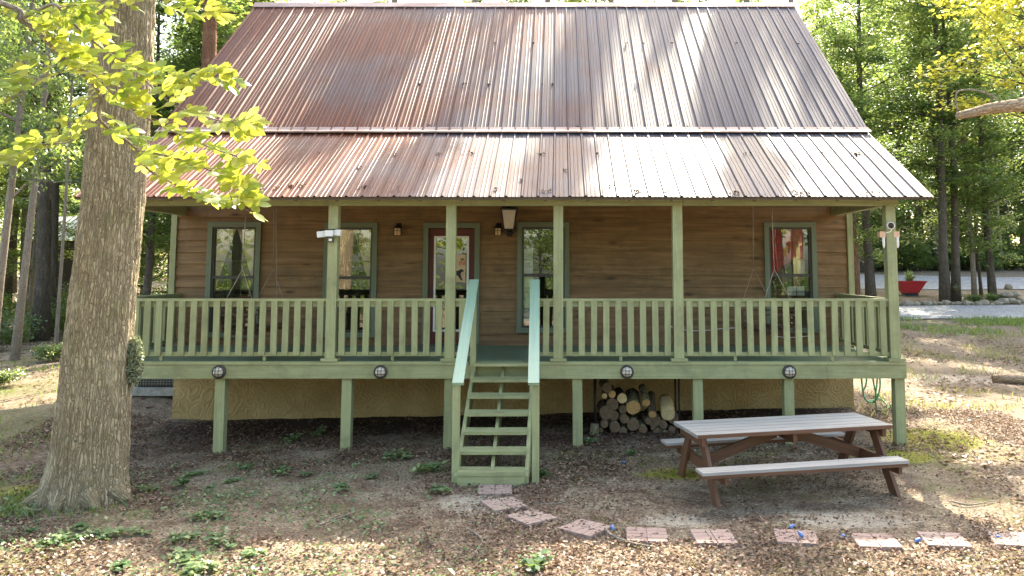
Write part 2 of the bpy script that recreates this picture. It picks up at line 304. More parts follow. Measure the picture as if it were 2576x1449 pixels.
# ------------------------------------------------------------------ mesh builder
class MB:
    def __init__(s): s.V = []; s.F = []; s.U = []; s.I = []; s.S = []
    def face(s, pts, uvs=None, mi=0, smooth=False):
        b = len(s.V); s.V += [tuple(p) for p in pts]; s.F.append(tuple(range(b, b + len(pts))))
        s.U.append(uvs or [(p[0], p[2]) for p in pts]); s.I.append(mi); s.S.append(smooth)
    def box(s, c, size, rot=None, mi=0, axis=None):
        hx, hy, hz = (q / 2 for q in size); c = Vector(c)
        L = axis if axis is not None else max(range(3), key=lambda i: size[i])
        o1, o2 = rnd.uniform(0, 50), rnd.uniform(0, 50)
        P = [Vector((x, y, z)) for x in (-hx, hx) for y in (-hy, hy) for z in (-hz, hz)]
        fs = [((0, 1, 3, 2), 0), ((4, 6, 7, 5), 0), ((0, 4, 5, 1), 1), ((2, 3, 7, 6), 1), ((0, 2, 6, 4), 2), ((1, 5, 7, 3), 2)]
        b = len(s.V); s.V += [tuple(c + (rot @ p if rot else p)) for p in P]
        for f, ax in fs:
            oth = [i for i in range(3) if i != ax]
            if L in oth: oth.remove(L); ua, va = L, oth[0]
            else: ua, va = oth
            s.F.append(tuple(b + i for i in f)); s.U.append([(P[i][ua] + o1, P[i][va] + o2 + ax * .37) for i in f]); s.I.append(mi); s.S.append(False)
        return s
    def span(s, a, b, w, h, mi=0, up=(0, 0, 1)):
        """bar from a to b, w wide (sideways) and h tall"""
        a, b = Vector(a), Vector(b); d = b - a; L = d.length; d.normalize(); u = Vector(up)
        x = d.cross(u).normalized(); z = x.cross(d).normalized()
        m = Matrix((x, d, z)).transposed()
        return s.box((a + b) / 2, (w, L, h), m, mi, 1)
    def tube(s, pts, rad, n=8, mi=0, cap=True, wob=0, capmi=None):
        pts = [Vector(p) for p in pts]; rad = rad if hasattr(rad, '__len__') else [rad] * len(pts)
        b = len(s.V); ang0 = rnd.uniform(0, 6.28); ref = Vector((.3, .9, .2)); uo = rnd.uniform(0, 20); acc = 0; us = []
        for i, p in enumerate(pts):
            d = (pts[min(i + 1, len(pts) - 1)] - pts[max(i - 1, 0)]).normalized()
            x = d.cross(ref)
            if x.length < .05: x = d.cross(Vector((1, 0, 0)))
            x.normalize(); y = d.cross(x); ref = -x.cross(d) if False else ref
            if i: acc += (p - pts[i - 1]).length
            us.append(acc)
            for k in range(n):
                a = ang0 + 2 * math.pi * k / n; r = rad[i] * (1 + (rnd.uniform(-wob, wob) if wob else 0))
                s.V.append(tuple(p + (x * math.cos(a) + y * math.sin(a)) * r))
        R0 = max(rad)
        for i in range(len(pts) - 1):
            for k in range(n):
                k2 = (k + 1) % n
                s.F.append((b + i * n + k, b + i * n + k2, b + (i + 1) * n + k2, b + (i + 1) * n + k))
                a0, a1 = 2 * math.pi * k / n * R0 + uo, 2 * math.pi * (k + 1) / n * R0 + uo
                s.U.append([(a0, us[i]), (a1, us[i]), (a1, us[i + 1]), (a0, us[i + 1])]); s.I.append(mi); s.S.append(True)
        if cap:
            for e in (0, len(pts) - 1):
                f = tuple(b + e * n + k for k in range(n)); f = f[::-1] if e == 0 else f
                s.F.append(f); s.U.append([(math.cos(2 * math.pi * k / n) * rad[e] + uo, math.sin(2 * math.pi * k / n) * rad[e]) for k in range(n)])
                s.I.append(mi if capmi is None else capmi); s.S.append(False)
        return s
    def lathe(s, prof, n=20, c=(0, 0, 0), axis='z', mi=0):
        b = len(s.V); c = Vector(c)
        for r, h in prof:
            for k in range(n):
                a = 2 * math.pi * k / n; q = (r * math.cos(a), r * math.sin(a), h)
                if axis == 'y': q = (q[0], -q[2], q[1])
                s.V.append(tuple(c + Vector(q)))
        for i in range(len(prof) - 1):
            for k in range(n):
                k2 = (k + 1) % n
                s.F.append((b + i * n + k, b + i * n + k2, b + (i + 1) * n + k2, b + (i + 1) * n + k))
                s.U.append([(k / n, i), (k2 / n, i), (k2 / n, i + 1), (k / n, i + 1)]); s.I.append(mi); s.S.append(True)
        return s
    def prism(s, poly, a, b, mi=0, plane='yz'):
        """polygon extruded from a to b along the remaining axis"""
        def P(q, t): return {'yz': (t, q[0], q[1]), 'xz': (q[0], t, q[1]), 'xy': (q[0], q[1], t)}[plane]
        n = len(poly); o = rnd.uniform(0, 40)
        A = [P(q, a) for q in poly]; B = [P(q, b) for q in poly]
        s.face(A[::-1], [(q[0] + o, q[1]) for q in poly][::-1], mi); s.face(B, [(q[0] + o, q[1]) for q in poly], mi)
        for i in range(n):
            j = (i + 1) % n; l = math.dist(poly[i], poly[j])
            s.face([A[i], A[j], B[j], B[i]], [(a + o, 0), (a + o, l), (b + o, l), (b + o, 0)], mi)
        return s

def link(name, me, mats, parent=None):
    for q in mats: me.materials.append(q)
    o = bpy.data.objects.new(name, me); COL.objects.link(o)
    if parent is not None: o.parent = parent
    return o
def obj(name, mb, mats, parent=None, world=True):
    """one mesh object; with world=True the mesh is in world coordinates and a parent Empty's place is taken off"""
    mats = [mats] if not isinstance(mats, (list, tuple)) else mats
    mats = [M[q] if isinstance(q, str) else q for q in mats]
    me = bpy.data.meshes.new(name)
    V = mb.V
    if not parent and world and V:                       # give a lone thing its own origin at its base
        a = np.array(V); o0 = Vector(((a[:, 0].min() + a[:, 0].max()) / 2, (a[:, 1].min() + a[:, 1].max()) / 2, a[:, 2].min()))
        V = [tuple(Vector(q) - o0) for q in V]
    me.from_pydata(V, [], mb.F)
    uv = me.uv_layers.new(name='UVMap')
    flat = [c for f in mb.U for q in f for c in q]
    uv.data.foreach_set('uv', flat)
    me.polygons.foreach_set('material_index', mb.I); me.polygons.foreach_set('use_smooth', mb.S)
    me.update()
    o = link(name, me, mats, parent)
    if parent and world and parent.type == 'EMPTY': o.location = -parent.location
    if not parent and world and V: o.location = o0
    return o
def npobj(name, V, F, mat, tint=None, parent=None, smooth=False):
    """big quad or triangle meshes from arrays"""
    V = np.asarray(V, np.float32); F = np.asarray(F, np.int32); k = F.shape[1]
    me = bpy.data.meshes.new(name)
    me.vertices.add(len(V)); me.vertices.foreach_set('co', V.ravel())
    me.loops.add(F.size); me.loops.foreach_set('vertex_index', F.ravel())
    me.polygons.add(len(F)); me.polygons.foreach_set('loop_start', np.arange(0, F.size, k, dtype=np.int32)); me.polygons.foreach_set('loop_total', np.full(len(F), k, np.int32))
    if smooth: me.polygons.foreach_set('use_smooth', np.ones(len(F), bool))
    me.update(calc_edges=True)
    if tint is not None:
        at = me.attributes.new('tint', 'FLOAT', 'POINT'); at.data.foreach_set('value', np.asarray(tint, np.float32))
    return link(name, me, [M[mat] if isinstance(mat, str) else mat], parent)
def thing(name, label, cat, loc=(0, 0, 0), rz=0, group=None):
    o = bpy.data.objects.new(name, None); COL.objects.link(o); o.location = loc; o.rotation_euler = (0, 0, rz)
    o.empty_display_size = .2
    return tag(o, label, cat, group)
def tag(o, label=None, cat=None, group=None, kind=None):
    if label: o['label'] = label
    if cat: o['category'] = cat
    if group: o['group'] = group
    if kind: o['kind'] = kind
    return o
def copy_tree(o, parent=None):
    c = o.copy(); COL.objects.link(c)
    if parent: c.parent = parent
    for ch in list(o.children): copy_tree(ch, c)
    return c
rng = np.random.default_rng(5)

def leaves(C, L, normal_up=.75, wid=.55, r=None, tint=None, heading=None):
    """diamond leaves at centres C (n,3): returns verts, quads, tints"""
    r = r or rng; n = len(C); L = np.broadcast_to(L, n) * r.uniform(.7, 1.35, n)
    nz = r.normal(size=(n, 3)); nz /= np.linalg.norm(nz, axis=1)[:, None]
    nz = nz * (1 - normal_up) + np.array([0, 0, 1]) * normal_up; nz /= np.linalg.norm(nz, axis=1)[:, None]
    d = r.normal(size=(n, 3)) if heading is None else heading + r.normal(size=(n, 3)) * .5
    d -= nz * (d * nz).sum(1)[:, None]; d /= np.linalg.norm(d, axis=1)[:, None] + 1e-9
    s = np.cross(nz, d); W = L * wid * .5
    V = np.stack([C - d * L[:, None] * .5, C + s * W[:, None] - d * L[:, None] * .05 + nz * L[:, None] * .06, C + d * L[:, None] * .5, C - s * W[:, None] - d * L[:, None] * .05 + nz * L[:, None] * .06], 1).reshape(-1, 3)
    F = np.arange(n * 4).reshape(n, 4)
    t = r.uniform(0, 1, n) if tint is None else tint
    return V, F, np.repeat(t, 4)

# ------------------------------------------------------------------ world, sun, camera
SUN = Vector((.26, 1, 1.0)).normalized()
elev = math.asin(SUN.z); azim = math.atan2(SUN.x, SUN.y)
w = bpy.data.worlds.new('World'); sc.world = w; w.use_nodes = True
bg = w.node_tree.nodes['Background']; sky = w.node_tree.nodes.new('ShaderNodeTexSky'); sky.sky_type = 'NISHITA'; sky.sun_disc = False
sky.sun_elevation = elev; sky.sun_rotation = azim; sky.air_density = 1.0; sky.dust_density = 3.5; sky.ozone_density = 0.3
w.node_tree.links.new(sky.outputs[0], bg.inputs[0]); bg.inputs[1].default_value = .15
sl = bpy.data.lights.new('sun', 'SUN'); sl.energy = 3.65; sl.angle = R(.53); sl.color = (1, .93, .80)
so = bpy.data.objects.new('sun', sl); COL.objects.link(so); so.rotation_euler = SUN.to_track_quat('Z', 'Y').to_euler(); so.location = (5, 20, 30)
cd = bpy.data.cameras.new('camera'); co = bpy.data.objects.new('camera', cd); COL.objects.link(co); sc.camera = co
co.location = CAM; co.rotation_euler = (R(90) + PIT, 0, 0)
cd.sensor_width = 36; cd.lens = FOC / 2576 * 36; cd.shift_x = (1288 - VX) / 2576; cd.shift_y = (VY - 724.5) / 2576; cd.clip_end = 2000; cd.clip_start = .05
sc.view_settings.view_transform = 'Standard'; sc.view_settings.look = 'None'; sc.view_settings.gamma = 1; sc.view_settings.exposure = 2.7; sc.view_settings.use_white_balance = True; sc.view_settings.white_balance_temperature = 7050; sc.view_settings.white_balance_tint = 8
sc.cycles.max_bounces = 10; sc.cycles.diffuse_bounces = 5; sc.cycles.transmission_bounces = 6; sc.cycles.transparent_max_bounces = 12; sc.cycles.glossy_bounces = 4
sc.cycles.sample_clamp_indirect = 6

# ------------------------------------------------------------------ terrain and drive
def seg(a, b, st): return list(np.arange(a, b - 1e-6, st))
xs = np.array(seg(-150, -30, 8) + seg(-30, -9, .7) + seg(-9, 9, .1) + seg(9, 40, .6) + seg(40, 151, 8))
ys = np.array(seg(-80, -9, 4) + seg(-9, -5, .4) + seg(-5, 5, .1) + seg(5, 45, .6) + seg(45, 170, 8))
GX, GY = np.meshgrid(xs, ys); nx, ny = len(xs), len(ys)
GZ = Hn(GX, GY)
def vnoise(x, y, s, seed):
    r = np.random.default_rng(seed); G = r.uniform(-1, 1, (128, 128))
    X, Y = (x / s) % 127, (y / s) % 127; i, j = X.astype(int), Y.astype(int); fx, fy = X - i, Y - j
    fx = fx * fx * (3 - 2 * fx); fy = fy * fy * (3 - 2 * fy)
    return (G[i, j] * (1 - fx) + G[(i + 1) % 128, j] * fx) * (1 - fy) + (G[i, (j + 1) % 128] * (1 - fx) + G[(i + 1) % 128, (j + 1) % 128] * fx) * fy
near = ((abs(GX) < 9) & (GY > -6) & (GY < 6)).ravel()
GZ = GZ + near * (vnoise(GX.ravel(), GY.ravel(), .45, 1) * .014 + vnoise(GX.ravel(), GY.ravel(), .16, 2) * .008)
idx = np.arange(nx * ny).reshape(ny, nx)
F = np.stack([idx[:-1, :-1], idx[:-1, 1:], idx[1:, 1:], idx[1:, :-1]], -1).reshape(-1, 4)
tag(npobj('ground', np.stack([GX.ravel(), GY.ravel(), GZ], 1), F, 'soil', smooth=True), kind='structure')
def strip(name, fn0, fn1, x0, x1, mat, off, nx=90, ny=20):
    X = np.linspace(x0, x1, nx); V = []
    for x in X:
        a, b = fn0(x), fn1(x)
        for k in range(ny): V.append((x, a + (b - a) * k / (ny - 1)))
    V = np.array(V); Z = Hn(V[:, 0], V[:, 1]) + off
    i = np.arange(nx * ny).reshape(nx, ny); F = np.stack([i[:-1, :-1], i[1:, :-1], i[1:, 1:], i[:-1, 1:]], -1).reshape(-1, 4)
    return tag(npobj(name, np.column_stack([V, Z]), F, mat, smooth=True), kind='structure')
wob = lambda x, s, a: a * (math.sin(x * .37 + s) + .6 * math.sin(x * .91 + 2 * s) + .3 * math.sin(x * 2.3 + s))
strip('gravel_drive', lambda x: 18.2 + wob(x, 1, .25), lambda x: 22.6 + wob(x, 2, .15), 6, 26.5, 'gravel', .035)
strip('gravel_road', lambda x: 29.3 + wob(x, 3, .25) - max(0, x - 22) * .25, lambda x: 37.5 + wob(x, 4, .4) - max(0, x - 18) * .35, 6, 40, 'gravel', .035)
strip('gravel_turnaround', lambda x: 20.0 + wob(x, 1, .2), lambda x: 31 + wob(x, 2, .2), 26.3, 34, 'gravel', .05)

# ================================================================== THE CABIN
cabin = thing('cabin', 'brown log-sided cabin with green porch and rusty red metal roof', 'cabin', (-.85, 5.2, .1))
XL, XR, YF, YB = -6.78, 5.11, 2.44, 10.16
ZD = 1.285                       # deck top
# openings in the front wall (x0,x1,z0,z1 = outside of the casing)
WIN = [(-6.2, -5.263, 1.42, 3.43), (-4.147, -3.21, 1.42, 3.42), (-.75, .172, 1.50, 3.43), (3.60, 4.515, 1.50, 3.425)]
DOOR = (-2.40, -1.407, ZD, 3.415)
OPEN = [(a + .04, b - .04, c + .04, d - .04) for a, b, c, d in WIN] + [(DOOR[0] + .04, DOOR[1] - .04, DOOR[2], DOOR[3] - .04)]
sid = MB()
def lap(x0, x1, z0, z1):
    x = x0
    while x < x1 - 1e-4:
        xe = min(x1, x + rnd.uniform(3.2, 5.2)); xe = x1 if x1 - xe < .6 else xe
        o1, o2 = rnd.uniform(0, 60), rnd.uniform(0, 60); e = rnd.uniform(0, .004)
        A = [(x, YF - .004, z1), (xe - .002, YF - .004, z1), (xe - .002, YF - .030 - e, z0), (x, YF - .030 - e, z0)]
        sid.face([A[0], A[3], A[2], A[1]], [(x + o1, z1 + o2), (x + o1, z0 + o2), (xe + o1, z0 + o2), (xe + o1, z1 + o2)])
        sid.face([A[3], (x, YF, z0), (xe, YF, z0), A[2]], [(x + o1, o2), (x + o1, o2 + .03), (xe + o1, o2 + .03), (xe + o1, o2)])
        x = xe
z = ZD - .02
while z < 5.1:
    z1 = min(z + .205, 5.1); cuts = [(XL, XR)]
    for a, b, c, d in OPEN:
        if c < z1 and d > z:
            nc = []
            for p, q in cuts:
                if b <= p or a >= q: nc.append((p, q)); continue
                if a > p: nc.append((p, a))
                if b < q: nc.append((b, q))
            cuts = nc
    for p, q in cuts: lap(p, q, z, z1)
    for a, b, c, d in OPEN:
        if z < d < z1 - .004: lap(a, b, d, z1)
        if z < c < z1 and c > ZD + .05: lap(a, b, z, c)
    z = z1
obj('siding', sid, 'siding', cabin)
core = MB()                       # sheathing behind the boards, round the openings
xsb = sorted({XL, XR} | {v for o in OPEN for v in o[:2]})
for a, b in zip(xsb[:-1], xsb[1:]):
    o = [q for q in OPEN if q[0] <= a + 1e-6 and q[1] >= b - 1e-6]
    if o:
        o = o[0]
        if o[2] > ZD + .01: core.box(((a + b) / 2, YF + .063, (ZD - .1 + o[2]) / 2), (b - a, .12, o[2] - ZD + .1))
        core.box(((a + b) / 2, YF + .063, (o[3] + 5.2) / 2), (b - a, .12, 5.2 - o[3]))
    else: core.box(((a + b) / 2, YF + .063, (ZD - .1 + 5.2) / 2), (b - a, .12, 5.3 - ZD))
for x in (XL, XR - .12): core.prism([(YF + .13, 1.15), (YB, 1.15), (YB, 5.35), (6.3, 8.45), (YF + .13, 5.25)], x, x + .12)
core.box(((XL + XR) / 2, YB - .06, 3.3), (XR - XL - .3, .12, 4.2))
core.box(((XL + XR) / 2, 6.2, 1.2), (XR - XL - .3, 7.2, .1)); core.box(((XL + XR) / 2, 5.6, 3.0), (XR - XL - .3, .1, 3.4)); core.box(((XL + XR) / 2, 6.3, 4.6), (XR - XL - .3, 7.0, .1))
obj('wall', core, 'interior', cabin)
for sx_, x in ((-1, XL - .004), (1, XR + .004)):
    side = MB(); zz = 1.2
    while zz < 8.3:
        z2 = zz + .205
        def yr(zq): return YF if zq < 5.2 else min(6.25, YF + (zq - 5.2) / .858 + .05)
        y0, y1 = max(yr(zz), yr(z2)), YB - max(0, yr(z2) - YF)
        if y1 - y0 > .1: side.face([(x, y0, z2), (x, y1, z2), (x + sx_ * .026, y1, zz), (x + sx_ * .026, y0, zz)], [(y0 + zz * 7, 0), (y1 + zz * 7, 0), (y1 + zz * 7, .2), (y0 + zz * 7, .2)])
        zz = z2
    obj('gable_siding', side, 'siding', cabin)
for x in (XL - .02, XR + .005):
    ct = MB(); ct.box((x, YF - .012, 2.45), (.10, .09, 2.34)); obj('corner_trim', ct, 'green', cabin)
fd = MB(); n = 90                  # stucco foundation, front face slightly uneven
for i in range(n):
    xa, xb = XL + .06 + (XR - XL - .06) * i / n, XL + .06 + (XR - XL - .06) * (i + 1) / n
    fd.face([(xa, YF + .02, -.4), (xb, YF + .02, -.4), (xb, YF + .02, ZD - .05), (xa, YF + .02, ZD - .05)])
fd.face([(XL + .06, YF + .02, -.4), (XL + .06, YF + .02, 1.2), (XL + .06, YB, 1.2), (XL + .06, YB, -.4)], [(0, 0), (0, 1), (7, 1), (7, 0)])
fd.face([(XR, YF + .02, -.4), (XR, YB, -.4), (XR, YB, 1.2), (XR, YF + .02, 1.2)], [(0, 0), (7, 0), (7, 1), (0, 1)])
obj('foundation', fd, 'stucco', cabin)

# ---- windows
def window(o, cur):
    a, b, c, d = o; t = .085
    f = MB()
    f.box(((a + b) / 2, YF - .045, d - t / 2), (b - a, .05, t)); f.box(((a + b) / 2, YF - .05, c + t / 2), (b - a + .02, .06, t))
    for x in (a + t / 2, b - t / 2): f.box((x, YF - .044, (c + d) / 2), (t, .048, d - c - 2 * t), axis=2)
    wf = obj('window', f, 'trim', cabin)
    a2, b2, c2, d2 = a + t, b - t, c + t, d - t; g = MB(); zm = c2 + (d2 - c2) * .52; q = .035
    for x in (a2 + q / 2, b2 - q / 2): g.box((x, YF + .0, (c2 + d2) / 2), (q, .07, d2 - c2))
    for zz, hh in ((c2 + q / 2, q), (d2 - q / 2, q), (zm, .05)): g.box(((a2 + b2) / 2, YF - .002, zz), (b2 - a2 - 2 * q - .004, .066, hh))
    obj('sash', g, 'bronze', wf)
    p = MB()
    p.face([(a2 + q, YF + .010, zm), (b2 - q, YF + .010, zm), (b2 - q, YF + .010, d2 - q), (a2 + q, YF + .010, d2 - q)])
    p.face([(a2 + q, YF + .022, c2 + q), (b2 - q, YF + .022, c2 + q), (b2 - q, YF + .022, zm), (a2 + q, YF + .022, zm)]); obj('pane', p, 'glass', wf)
    mu = MB(); wd = b2 - a2 - 2 * q
    for z0, z1 in ((zm, d2 - q), (c2 + q, zm)):
        for i in (1, 2): mu.box((a2 + q + wd * i / 3, YF + .03, (z0 + z1) / 2), (.011, .008, z1 - z0)); mu.box(((a2 + b2) / 2, YF + .032, z0 + (z1 - z0) * i / 3), (wd, .008, .011))
    obj('muntin', mu, 'bronze', wf)
    if cur == 'swag':
        cu = MB(); xm = (a2 + b2) / 2; ns = 26
        for sgn, xo in ((-1, a2 + .01), (1, b2 - .01)):
            for i in range(ns):
                r = []
                for k in (i, i + 1):
                    t_ = k / ns; xt = xo + (xm - xo) * t_ * .98; zt = d2 - .02
                    xl = xo + (xm - xo) * .10 * t_; zl = d2 - 1.18 + .1 * t_
                    xmid = xo + (xm - xo) * t_ * .62; zmid = d2 - .52 + .1 * t_ * t_
                    r.append((xt, xmid, xl, zt, zmid, zl, YF + .065 + .014 * math.sin(k * 1.9)))
                p0, p1 = r
                for (ia, ib) in ((0, 1), (1, 2)):
                    cu.face([(p0[ia], p0[6], p0[3 + ia]), (p0[ib], p0[6], p0[3 + ib]), (p1[ib], p1[6], p1[3 + ib]), (p1[ia], p1[6], p1[3 + ia])], smooth=True)
        obj('curtain', cu, 'curtain', wf)
    if cur == 'pale_panel':
        cu = MB(); cu.box((a2 + .11, YF + .12, (c2 + d2) / 2 - .15), (.16, .02, d2 - c2 - .45)); obj('curtain', cu, 'palepanel', wf)
    if cur == 'red':
        cu = MB(); ns = 30
        for i in range(ns):
            x0, x1 = a2 + wd * .92 * i / ns + .02, a2 + wd * .92 * (i + 1) / ns + .02
            y0, y1 = (YF + .07 + .015 * math.sin(k * 1.3) for k in (i, i + 1)); zb = d2 - .55 - .35 * (1 - i / ns) ** 2
            cu.face([(x0, y0, d2), (x0, y0, zb), (x1, y1, zb), (x1, y1, d2)], smooth=True)
        obj('curtain', cu, 'redcloth', wf)
        cu = MB(); cu.box((b2 - .12, YF + .2, zm + .45), (.13, .02, .95)); cu.box((b2 - .22, YF + .22, zm - .28), (.30, .02, .16)); obj('pale_panel', cu, 'palepanel', wf)  # pale panels stand in for daylight seen through a window beyond
for o, cname in zip(WIN, ('swag', 'swag', 'pale_panel', 'red')): window(o, cname)
# ---- door
a, b, c, d = DOOR; t = .09
f = MB(); f.box(((a + b) / 2, YF - .045, d - t / 2), (b - a, .05, t))
for x in (a + t / 2, b - t / 2): f.box((x, YF - .044, (c + d - t) / 2), (t, .048, d - c - t), axis=2)
door = obj('front_door', f, 'trim', cabin)
g0, g1, gz0, gz1 = -2.215, -1.60, 1.52, 3.185
p = MB(); a2, b2, d2 = a + t, b - t, d - t
p.box(((a2 + g0) / 2, YF + .02, (c + d2) / 2), (g0 - a2, .045, d2 - c - .02)); p.box(((b2 + g1) / 2, YF + .02, (c + d2) / 2), (b2 - g1, .045, d2 - c - .02))
p.box(((g0 + g1) / 2, YF + .02, (gz1 + d2) / 2 - .005), (g1 - g0, .044, d2 - gz1 - .01)); p.box(((g0 + g1) / 2, YF + .02, (c + gz0) / 2 + .005), (g1 - g0, .044, gz0 - c - .01))
obj('door_panel', p, 'doorred', door)
e = MB(); q = .035
for x in (g0 + q / 2, g1 - q / 2): e.box((x, YF - .004, (gz0 + gz1) / 2), (q, .03, gz1 - gz0))
for zz in (gz0 + q / 2, gz1 - q / 2): e.box(((g0 + g1) / 2, YF - .004, zz), (g1 - g0 - 2 * q, .029, q))
obj('glass_frame', e, 'dooredge', door)
p = MB(); p.face([(g0 + q, YF + .012, gz0 + q), (g1 - q, YF + .012, gz0 + q), (g1 - q, YF + .012, gz1 - q), (g0 + q, YF + .012, gz1 - q)]); obj('pane', p, 'glass', door)
h = MB(); h.lathe([(.0, .07), (.028, .065), (.03, .045), (.012, .035), (.012, 0), (.03, 0)], 14, (a2 + .07, YF - .01, 2.2), 'y'); obj('handle', h, 'bronze', door)
th = MB(); th.box(((a + b) / 2, YF - .07, ZD + .02), (b - a - .05, .11, .035)); obj('threshold', th, 'bronze', door)

# ---- roof
X0, X1 = -6.98, 5.37
def ribbed(y0, z0, y1, z1, nseg=10, flip=False):
    mb = MB(); sl_ = (z1 - z0) / (y1 - y0); nn = Vector((0, -sl_, 1)).normalized() if not flip else Vector((0, -sl_, 1)).normalized()
    prof = []; pitch = .229; x = X0
    while x < X1 - .01:
        for dx, h in ((0, 0), (.018, .022), (.036, .022), (.054, 0), (.098, 0), (.106, .005), (.116, .005), (.124, 0), (.158, 0), (.166, .005), (.176, .005), (.184, 0)):
            if x + dx < X1: prof.append((x + dx, h))
        x += pitch
    prof.append((X1, 0)); ph = [rnd.uniform(-1, 1) for _ in prof]
    b0 = len(mb.V); npf = len(prof)
    for i in range(nseg + 1):
        t_ = i / nseg; y = y0 + (y1 - y0) * t_; zz = z0 + (z1 - z0) * t_
        for k, (px, hh) in enumerate(prof):
            q = Vector((px, y, zz)) + nn * (hh + .0025 * math.sin(px * 2.1 + t_ * 7) + .0015 * math.sin(px * 5.3 - t_ * 11)); mb.V.append(tuple(q))
    for i in range(nseg):
        for k in range(npf - 1):
            mb.F.append((b0 + i * npf + k, b0 + i * npf + k + 1, b0 + (i + 1) * npf + k + 1, b0 + (i + 1) * npf + k))
            mb.U.append([(0, 0)] * 4); mb.I.append(0); mb.S.append(False)
    return mb
EY, EZ, KY, KZ, RY, RZ_ = -.38, 3.643, 2.0, 4.955, 6.3, 8.64
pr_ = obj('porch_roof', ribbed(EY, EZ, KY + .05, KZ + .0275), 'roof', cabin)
mr = ribbed(KY - .02, KZ + .022, RY, RZ_, 14)
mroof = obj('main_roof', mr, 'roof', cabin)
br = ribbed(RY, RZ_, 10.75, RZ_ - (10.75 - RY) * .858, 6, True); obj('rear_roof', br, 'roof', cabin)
rc = MB()
rc.prism([(RY - .16, RZ_ - .112), (RY - .16, RZ_ - .095), (RY, RZ_ + .05), (RY + .16, RZ_ - .095), (RY + .16, RZ_ - .112), (RY, RZ_ + .03)], X0 - .02, X1 + .02); obj('ridge_cap', rc, 'flash', mroof)
fl = MB(); fl.prism([(KY - .075, KZ + .000), (KY - .075, KZ + .022), (KY + .01, KZ + .062), (KY + .07, KZ + .118), (KY + .07, KZ + .098), (KY + .01, KZ + .042)], X0 - .015, X1 + .015); obj('flashing', fl, 'flash', mroof)
sf = MB()                          # roof boards under the metal
def slab(y0, z0, y1, z1, t1=.012, t2=.05):
    sf.prism([(y0, z0 - t1), (y1, z1 - t1), (y1, z1 - t2), (y0, z0 - t2)], X0 + .02, X1 - .02)
slab(EY + .02, EZ + .011, KY, KZ); slab(KY, KZ + .03, RY, RZ_ - .005); slab(RY, RZ_ - .005, 10.72, RZ_ - (10.72 - RY) * .858)
obj('roof_boards', sf, 'soffit', cabin)
ra = MB(); xr = X0 + .12
s1 = (KZ - EZ) / (KY - EY)
while xr < X1 - .05:
    ra.prism([(EY + .06, EZ + .033 - .055), (YF - .01, EZ + (YF - .01 - EY) * s1 - .055), (YF - .01, EZ + (YF - .01 - EY) * s1 - .175), (.09, EZ + (.09 - EY) * s1 - .175), (EY + .13, EZ + (.13) * s1 - .125)], xr - .02, xr + .02); xr += .605
obj('rafters', ra, 'rafter', cabin)
rk = MB()
for x in (X0 + .035, X1 - .035):
    s2 = .858
    rk.prism([(KY, KZ - .025), (RY, RZ_ - .055), (RY, RZ_ - .20), (KY, KZ - .17)], x - .02, x + .02)
    rk.prism([(RY + .002, RZ_ - .055), (10.7, RZ_ - .055 - (10.7 - RY) * s2), (10.7, RZ_ - .2 - (10.7 - RY) * s2), (RY + .002, RZ_ - .2)], x - .02, x + .02)
obj('rake_board', rk, 'rafter', cabin)
hb = MB()
hb.box((-2.5 - .001, 0, 3.63), (8.62, .13, .18)); hb.box((3.40, 0.001, 3.631), (3.17, .128, .18))
for x in (-6.65, 4.86): hb.box((x, 1.24, 3.632), (.13, 2.32, .17)); 
obj('porch_beam', hb, 'green', cabin)

# ---- deck
dk = MB(); y = -.01
while y < YF - .05:
    dk.box(((-6.74 + 4.99) / 2, y + .07, ZD - .019), (11.70, .134, .036), axis=0); y += .1385
obj('deck_floor', dk, 'green_deck', cabin)
rim = MB()
rim.box((-6.74 + 2.72, -.045, 1.14), (5.44, .05, .195)); rim.box((-.85 + .0, -.043, 1.139), (.86, .046, .193)); rim.box((2.27 - .55, -.046, 1.138), (4.26, .05, .196)); rim.box((4.425, -.045, 1.14), (1.145, .052, .195))
for x in (-6.75, 4.995): rim.box((x, 1.21, 1.14), (.045, 2.42, .19))
obj('rim_joist', rim, 'green', cabin)
tr_ = MB(); tr_.box((-4.03, -.05, 1.262), (5.44, .075, .042)); tr_.box((1.72 + .0, -.05, 1.261), (4.26, .075, .042)); tr_.box((4.425, -.051, 1.262), (1.147, .075, .042)); obj('deck_edge', tr_, 'green', cabin)
js = MB()
for x in np.arange(-6.4, 4.9, .4): js.box((float(x), 1.2, 1.16), (.04, 2.36, .18))
js.box((-.85, 2.36, 1.15), (11.5, .04, .2)); obj('joists', js, 'soffit', cabin)

POST = [-6.65, -3.322, -1.595, -.02, 1.728, 4.857]
for i, x in enumerate(POST):
    pb = MB(); pb.box((x, .0, (ZD + .045 + 3.54) / 2), (.142, .142, 3.54 - ZD - .045), axis=2)
    po = obj('porch_post', pb, 'green', cabin)
    bb = MB(); bb.box((x, -.01, ZD + .024), (.24, .20, .042)); obj('base_block', bb, 'green', po)
SUP = [-6.6, -4.91, -3.08, -1.60, .258, 2.0, 3.315, 4.915]
for x in SUP:
    zb = H(x, .08) - .15; sb = MB(); sb.box((x, .055, (zb + 1.075) / 2), (.142, .142, 1.075 - zb), Euler((0, R(rnd.uniform(-.6, .6)), 0)).to_matrix(), axis=2); obj('support_post', sb, 'green', cabin)

